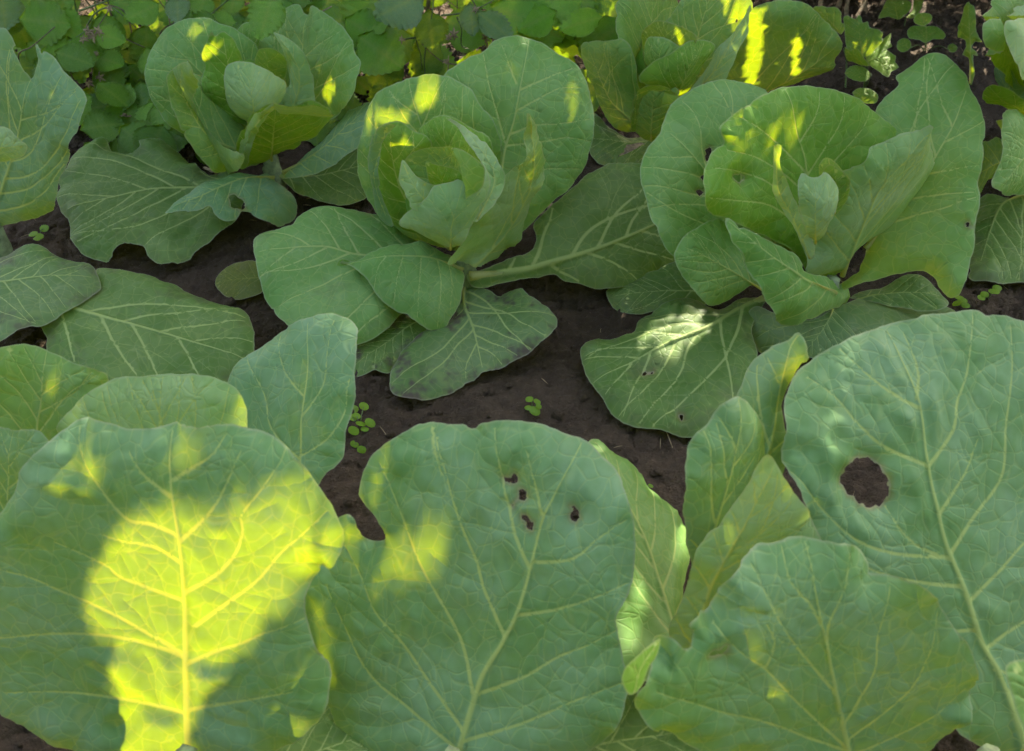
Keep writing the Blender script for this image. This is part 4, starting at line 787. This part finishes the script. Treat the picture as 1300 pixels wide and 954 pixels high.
leaf(w4, 'w4a', [(1115,22),(1120,10),(1125,0),(1135,-10),(1148,-6),(1158,2),(1156,10),(1150,18),(1140,24),(1128,20)], [(1140,24),(1137,10),(1136,-6)], [(1140,24,.04),(1137,-9,.07),(1156,6,.06)], WG, **wk)
leaf(w4, 'w4b', [(1150,20),(1158,12),(1160,-2),(1172,-8),(1170,10),(1160,22)], [(1152,22),(1160,10),(1168,-5)], [(1152,22,.03),(1168,-6,.06),(1170,8,.05)], WG, **wk)
p = gp(1148, 32); stalk(w4, [p-np.array([0, 0, .01]), p+np.array([0, .003, .02]), at(1141, 23, .04)], .0018, .0012, M_GST, 'stalk', 5)
def disc_leaf(c, r, root, nrm):
    V = [c]; n = 12; u = np.cross(nrm, [.3, .9, .1]); u /= np.linalg.norm(u); v = np.cross(nrm, u); rot = RNG.uniform(0, 6.28)
    for rr, h in ((.5, .06), (1.0, -.05)):
        for k in range(n):
            a = 2*math.pi*k/n; q = rr*r*(1+.16*math.cos(2*(a+rot)))
            V.append(c+q*(math.cos(a+rot)*u+math.sin(a+rot)*v)+nrm*r*(h+.05*math.sin(3*a)))
    F = [(0, 1+k, 1+(k+1) % n) for k in range(n)]+[(1+k, 1+n+k, 1+n+(k+1) % n, 1+(k+1) % n) for k in range(n)]
    m_ = len(V); V = np.array(V)
    mesh_obj('leaf', V, F, M_WEED, root, True, {'vein': ('FLOAT', np.zeros(m_)), 'edge': ('FLOAT', np.r_[.02, np.full(n, .01), np.full(n, .004)]), 'leafuv': ('FLOAT_VECTOR', V)}, WY+(0,))
def seedling(pts, label, r=.006, base=None):
    cx = sum(p[0] for p in pts)/len(pts); cy = max(p[1] for p in pts)-2; g = gp(*(base or (cx, cy)))
    root = empty('seedling', tuple(g), label, 'seedling', 'weed seedlings on the soil')
    for x, y, s in pts:
        q = at(x, y, g[2]+RNG.uniform(.008, .022)); nr = np.array([0, -.35, .9])+RNG.normal(0, .22, 3); nr /= np.linalg.norm(nr)
        stalk(root, [g-np.array([0, 0, .006]), (g+q)/2+np.array([0, 0, .004]), q-nr*.0006], .0009, .0006, M_GST, 'stalk', 5)
        disc_leaf(q, r*s, root, nr)
seedling([(672,507,.9),(682,510,.8),(671,518,.9),(679,522,1.2),(684,516,.7)], 'tiny four-leaved seedling on bare soil above the broad centre leaf', .0068)
seedling([(449,519,1),(462,516,1),(447,530,1),(470,537,1.1),(458,538,1),(449,547,1.1),(453,528,.8),(463,545,.8)], 'clump of small round-leaved seedlings beside the teal leaf tip', .0072)
seedling([(450,564,.9),(459,571,1)], 'two-leaved seedling just below the clump of round-leaved seedlings', .0068, (455,569))
seedling([(42,297,1.2),(50,300,1),(56,290,1.2),(47,303,.9)], 'seedling on soil under the slit leaf at the left edge', .0075)
seedling([(1262,370,1.2),(1266,366,1),(1246,378,.9),(1250,374,.9)], 'seedling on soil below the lying leaf at the right edge', .0072)
seedling([(1215,385,1),(1222,382,1),(1218,378,1),(1226,388,.9)], 'leafy seedling beside the tip of the right-hand cabbage leaf', .0075)
seedling([(820,620,.7),(826,617,.7)], 'faint pair of seed leaves on the dark soil beside the folded leaves', .005)
yl = empty('fallen_leaf', tuple(at(300, 355, -.004)), 'small yellow-green oval leaf lying on the soil by the middle cabbage', 'leaf')
leaf(yl, 'yl', [(271,357),(277,345),(290,335),(305,331),(325,331),(342,345),(333,368),(315,376),(295,378),(280,370)], [(338,352),(305,354),(275,357)], [(338,352,.022),(273,357,.008),(305,377,.006)], (0.13, 0.16, 0.018), m=M_WEED, nsec=5, ribz=False, wear=.2, name='blade')

# ------------------------------------------------------------------ dry litter
def dry_piece(pxs, z, label, wid=.006):
    P = np.array([at(a, b, z+.006*k*(len(pxs)-1-k)) for k, (a, b) in enumerate(pxs)]); P = crom(P, 4); n = len(P); V = []; F = []
    root = np.array(P[0])
    for i in range(n):
        t = P[min(i+1, n-1)]-P[max(i-1, 0)]; t /= np.linalg.norm(t); s = np.cross(t, [0, 0, 1]); s /= np.linalg.norm(s)+1e-9
        ww = wid*(.35+math.sin(math.pi*i/(n-1)))*RNG.uniform(.7, 1.3)
        for j, c in enumerate((-1, -.4, .4, 1)): V.append(P[i]+s*ww*c+np.array([0, 0, abs(c)*ww*.7+RNG.normal(0, .0012)]))
    for i in range(n-1):
        for j in range(3): F.append((i*4+j, i*4+j+1, (i+1)*4+j+1, (i+1)*4+j))
    tag(mesh_obj('dry_leaf', V, F, M_DRY, None, True), label, 'dry leaf', 'dry leaf scraps in the bed')
dry_piece([(672,277),(685,274),(697,272),(700,258)], .05, 'curled brown dry leaf scrap between the middle cabbage and its long petiole', .007)
dry_piece([(785,200),(795,195),(806,188),(817,183)], .06, 'brown dry scrap catching the sun under the far cabbage', .008)
dry_piece([(258,214),(268,218),(276,222)], .07, 'brown scrap at the foot of the raspberry-side cabbage', .005)
dry_piece([(152,145),(160,150),(166,148)], .05, 'pale dry scrap in the dark gap under the raspberry leaves', .006)
for k, (a, b, q) in enumerate((((1055,22),(1068,-12),.010), ((1075,24),(1080,-12),.008), ((1088,20),(1096,-14),.009), ((1102,26),(1104,-10),.006), ((1040,14),(1046,-14),.008), ((1112,14),(1124,-12),.006))):
    p = gp(*a); q3 = aty(b[0], b[1], p[1]+.10)
    o = stalk(None, [p-np.array([0, 0, .01]), (p+q3)/2+np.array([RNG.normal(0, .01), 0, .0]), q3, q3+(q3-p)*.8], q*.8, q*.4, M_DRY, 'dry_stalk', 7)
    tag(o, 'pale dry plant stalk standing at the top edge, %s' % ('second from the far cabbage', 'third from the far cabbage', 'fourth from the far cabbage', 'fifth from the far cabbage', 'first from the far cabbage', 'nearest the dark toothed weed')[k], 'stalk', 'dry stalks at the top edge')
def litter():
    V = []; F = []
    for i in range(420):
        x, y = RNG.uniform(-1.4, 1.4), RNG.uniform(.5, 3.0); z = float(gz(np.array([x]), np.array([y]))[0])+.003
        a = RNG.uniform(0, 6.28); L = .004*math.exp(RNG.normal(.7, .5)); d = np.array([math.cos(a), math.sin(a), RNG.normal(0, .15)]); c = np.array([x, y, z])
        v, f = tube([c-d*L, c+np.array([0, 0, .001]), c+d*L], [.0005, .0008, .0004], 4); b = len(V); V += v; F += [tuple(q+b for q in ff) for ff in f]
    tag(mesh_obj('straw_litter', V, F, M_DRY, None, False), 'fine dry straw bits scattered over the soil', 'litter', None, 'stuff')
litter()

# ------------------------------------------------------------------ unseen tall growth shading the bed, openings cut so sun lands on chosen spots
E1 = np.cross(SDIR, [0, 0, 1]); E1 /= np.linalg.norm(E1); E2 = np.cross(E1, SDIR)
GAPS = {
 '8A': [[(150,960),(149,815),(106,765),(125,722),(160,662),(215,640),(262,652),(300,660),(330,648),(352,606),(395,620),(431,668),(430,700),(405,735),(381,765),(335,778),(308,822),(255,862),(240,960)], [(200,550),(258,548),(256,570),(225,578)], [(75,575),(95,557),(135,562),(140,590),(90,598)]],
 '9A': [[(453,630),(466,590),(492,568),(503,585),(480,632)], [(430,665),(455,665),(468,692),(500,690),(530,668),(565,662),(570,695),(556,722),(515,742),(480,735),(440,712)], [(386,770),(402,762),(432,850),(424,880),(404,860)]],
 '8C': [[(378,456),(388,440),(395,470),(386,492)], [(410,475),(426,465),(424,500),(397,532),(397,512),(412,492)]],
 '8B': [[(72,548),(95,512),(112,512),(96,548)]],
 '11A': [[(850,640),(872,645),(886,680),(884,708),(848,700),(868,682),(852,662)], [(812,602),(825,602),(852,626),(836,624)], [(800,715),(812,732),(832,760),(815,772),(803,750)], [(783,790),(800,768),(818,800),(806,822),(785,815)], [(746,562),(757,552),(772,556),(766,570)]],
 '11B': [[(1008,474),(1024,438),(1027,456),(1008,486),(998,522),(995,510)], [(995,540),(1005,565),(1003,590),(996,602)], [(976,444),(992,436),(990,450)]],
 '11C': [[(936,516),(952,510),(960,540),(970,576),(962,590),(947,560)]],
 '11D': [[(976,580),(990,590),(1008,625),(1032,658),(1043,692),(1020,664),(998,632)], [(1000,672),(1022,672),(1024,692),(1006,690)], [(848,797),(862,770),(872,755),(870,777),(856,793)]],
 '12A': [[(1000,562),(1016,568),(1014,582),(1001,588)], [(1108,580),(1124,588),(1130,606),(1120,602)]],
 '12F': [[(795,868),(799,848),(815,832),(843,811),(838,835),(828,850),(820,870)]],
 '12B': [[(950,799),(992,799),(986,808),(955,808)]],
 '3J': [[(802,432),(845,410),(898,396),(872,412),(836,428)], [(832,446),(870,424),(906,410),(884,434),(850,453)]],
 '2J': [[(793,314),(822,308),(820,319),(795,321)], [(786,325),(800,319),(808,330),(798,337)], [(772,359),(802,361),(796,368)]],
 '2K': [[(650,430),(672,400),(690,384),(705,396),(704,412),(685,430),(655,450)]],
 '2B': [[(453,163),(468,145),(488,138),(482,151),(462,168)], [(482,161),(490,145),(505,141),(522,152),(516,162),(500,156)], [(523,131),(535,121),(554,112),(558,122),(535,137)], [(528,102),(552,96),(558,108),(551,112),(547,104)]],
 '2A': [[(650,72),(662,66),(668,78),(656,88)], [(722,110),(733,107),(733,152),(725,152)]],
 '2C': [[(666,188),(673,198),(682,220),(677,248),(670,236),(672,215)]],
 '1A': [[(408,116),(425,106),(430,118),(414,130)]], '1B': [[(238,42),(250,24),(267,25),(259,38),(244,46)]],
 '1C': [[(221,83),(231,87),(237,96),(224,92)]], '1K': [[(226,198),(238,192),(254,208),(251,216),(239,209)]],
 '3B': [[(922,172),(938,149),(946,160),(967,164),(956,176),(928,188)], [(970,162),(985,143),(1003,150),(1016,173),(1000,173),(984,166)]],
 '4C': [[(921,-5),(943,-5),(946,25),(930,44),(921,20)]], '4G': [[(898,84),(914,62),(937,53),(932,70),(912,84)]],
 '4H': [[(943,112),(954,14),(969,12),(969,60),(961,108)], [(1003,97),(1005,50),(1012,38),(1017,60),(1015,97)]],
 '4F': [[(841,88),(850,84),(859,88),(850,93)]], '6C': [[(120,348),(141,346),(144,361),(126,366)]],
 'w1b': [[(1080,55),(1112,52),(1115,70),(1085,70)]], 'w1c': [[(1105,60),(1132,45),(1140,85),(1120,97)]], 'w1f': [[(1084,112),(1106,112),(1114,122),(1100,130)]],
 'pt': [[(640,8),(700,14),(715,40),(690,44),(650,30)], [(448,20),(478,10),(470,40),(452,48)], [(700,0),(730,-10),(748,50),(720,30)], [(60,8),(76,6),(72,24),(62,22)], [(126,74),(150,74),(152,84),(130,82)], [(735,24),(757,18),(777,46),(765,57),(746,48)], [(552,0),(572,0),(574,14),(556,20)], [(786,200),(800,190),(812,182),(806,196)]],
}
def gap_mask():
    RES = .003; A0, B0, NA, NB = -2.6, -2.6, 1500, 1400; M = np.zeros((NA, NB), bool); M2 = np.zeros((NA, NB), bool)
    def disk(rad):
        k = int(math.ceil(rad/RES)); oi, oj = np.meshgrid(np.arange(-k, k+1), np.arange(-k, k+1)); d = (oi**2+oj**2)*RES*RES <= rad*rad; return oi[d], oj[d]
    for key, polys in GAPS.items():
        for pl in polys:
            pl = np.array(pl, float); lo, hi = pl.min(0), pl.max(0); c = pl.mean(0)
            gx, gy = np.meshgrid(np.arange(lo[0], hi[0]+1, 3.0), np.arange(lo[1], hi[1]+1, 3.0)); q = np.column_stack([gx.ravel(), gy.ravel()])
            q = q[pip(q, pl)]
            if len(q) == 0: q = c[None]
            if key == 'pt': X = np.array([aty(a, b, 2.33) for a, b in q])
            else: S = SURF[key]; X = S.xyz(S.hit(q))
            ia = np.round((X@E1-A0)/RES).astype(int); ib = np.round((X@E2-B0)/RES).astype(int)
            for mm, (oi, oj) in ((M, disk({'3J': .008, '2K': .014, '2J': .013, '1K': .011, '11A': .005, '8A': .009, '8C': .009, '2C': .004, '6C': .010}.get(key, .008 if key[0] in '1234' and key[1] not in '0123456789' else .004))), (M2, disk(.05))):
                ii = (ia[:, None]+oi).ravel(); jj = (ib[:, None]+oj).ravel(); ok = (ii >= 0) & (ii < NA) & (jj >= 0) & (jj < NB); mm[ii[ok], jj[ok]] = True
    for px, py in [(x, y) for x in range(630, 676, 6) for y in range(505, 540, 6)]:       # the soil here lies in full shade
        X = gp(px, py); ia = int(round((X@E1-A0)/RES)); ib = int(round((X@E2-B0)/RES)); oi, oj = disk(.012); M[ia+oi, ib+oj] = False
    return M, M2, RES, A0, B0
def canopy():
    M, M2, RES, A0, B0 = gap_mask()
    def look(mm, a, b): return mm[np.clip(np.round((a-A0)/RES).astype(int), 0, mm.shape[0]-1), np.clip(np.round((b-B0)/RES).astype(int), 0, mm.shape[1]-1)]
    def pts(N):
        a, b = RNG.uniform(-2.15, 1.2, N), RNG.uniform(-2.0, .95, N); y = RNG.uniform(2.45, 3.35, N)
        P = a[:, None]*E1+b[:, None]*E2; P = P+((y-P[:, 1])/SDIR[1])[:, None]*SDIR
        # out of the picture: keep only what is above the top edge of the frame
        d = P-CP; dep = d@FW; py = 477-FPX*(d@UPV)/dep; keep = (py < -26) & (P[:, 2] > .05) & ~look(M, a, b) & ((b > -.93) | (RNG.uniform(size=N) < np.where(P[:, 0] < .72, .17, .62)))
        return P[keep], look(M2, a, b)[keep]
    P1, m1 = pts(62000); P1 = P1[~m1]; P2, m2 = pts(330000); P2 = P2[m2]     # small leaves round the openings, larger ones elsewhere
    P = np.vstack([P1, P2]); n = len(P); print('canopy leaves', len(P1), len(P2))
    nr = RNG.normal(size=(n, 3))*.55+SDIR; nr /= np.linalg.norm(nr, axis=1)[:, None]
    u = np.cross(nr, RNG.normal(size=(n, 3))); u /= np.linalg.norm(u, axis=1)[:, None]; v = np.cross(nr, u)
    L = np.r_[RNG.uniform(.026, .038, len(P1)), RNG.uniform(.010, .016, len(P2))][:, None]; W = L*RNG.uniform(.62, .8, n)[:, None]
    shp = [(-1, 0, .15), (-.35, .85, .0), (.45, .7, .05), (1.1, 0, -.2), (.45, -.7, .05), (-.35, -.85, 0)]
    V = np.stack([P+u*L*s+v*W*t+nr*L*h for s, t, h in shp], 1)
    for k, root in enumerate(BUSH3):
        lo, hi = ((-9, -.65), (-.65, -.02), (-.02, .62), (.62, 9))[k]
        sel = (P[:, 0] >= lo) & (P[:, 0] < hi); VV = V[sel].reshape(-1, 3); m_ = sel.sum(); i = np.arange(m_)[:, None]*6
        F = np.concatenate([i+np.array([[0, 1, 2, 3]]), i+np.array([[0, 3, 4, 5]])], 0)
        o = mesh_obj('foliage', VV, F.tolist(), M_CANOPY, root, False); o['kind'] = 'stuff'
b4 = empty('raspberry_bush', (1.05, 3.0, -.02), 'unseen raspberry plant shading the bed from behind the weeds on the right', 'raspberry bush', 'raspberry plants behind the cabbages')
BUSH3 = BUSH+[b4]
for x in (.75, .95, 1.15, 1.4, 1.65):
    stalk(b4, [(x, 3.02, -.05), (x, 3.03, .7), (x+RNG.normal(0, .05), 3.0, 1.4), (x+RNG.normal(0, .1), 2.9, 2.3)], .006, .003, M_CANE)
canopy()
# ------------------------------------------------------------------ unseen leafy screen, added behind the viewer to block low sky light
def sky_blocker():
    root = empty('sky_blocker', (0, -1.9, -.02), 'unseen leafy screen added behind the viewer to block low sky light', 'sky_blocker')
    N = 26000; P = np.column_stack([RNG.uniform(-4, 4, N), RNG.uniform(-2.3, -1.5, N), RNG.uniform(0, 2.7, N)])
    P[:, 1] = np.where(RNG.uniform(size=N) < .7, -1.5-np.abs(RNG.normal(0, .10, N)), P[:, 1])
    nr = RNG.normal(size=(N, 3))*.6+np.array([0, .8, .5]); nr /= np.linalg.norm(nr, axis=1)[:, None]
    u = np.cross(nr, RNG.normal(size=(N, 3))); u /= np.linalg.norm(u, axis=1)[:, None]; v = np.cross(nr, u); L = RNG.uniform(.03, .055, N)[:, None]
    V = np.stack([P+u*L*a+v*L*.62*b+nr*L*c for a, b, c in ((-1, 0, .15), (-.35, .9, 0), (.5, .7, .05), (1.1, 0, -.2), (.5, -.7, .05), (-.35, -.9, 0))], 1).reshape(-1, 3)
    i = np.arange(N)[:, None]*6; o = mesh_obj('foliage', V, np.concatenate([i+np.array([[0, 1, 2, 3]]), i+np.array([[0, 3, 4, 5]])], 0).tolist(), M_CANOPY, root, False); o['kind'] = 'stuff'
    for x in np.arange(-3.8, 3.9, .45):
        stalk(root, [(x, -1.9, -.06), (x+.03, -1.9, .8), (x+RNG.normal(0, .08), -1.88, 1.7), (x+RNG.normal(0, .15), -1.85, 2.5)], .018, .006, M_CANE, 'trunk', 8)
sky_blocker()
print('all', time.time()-T0)
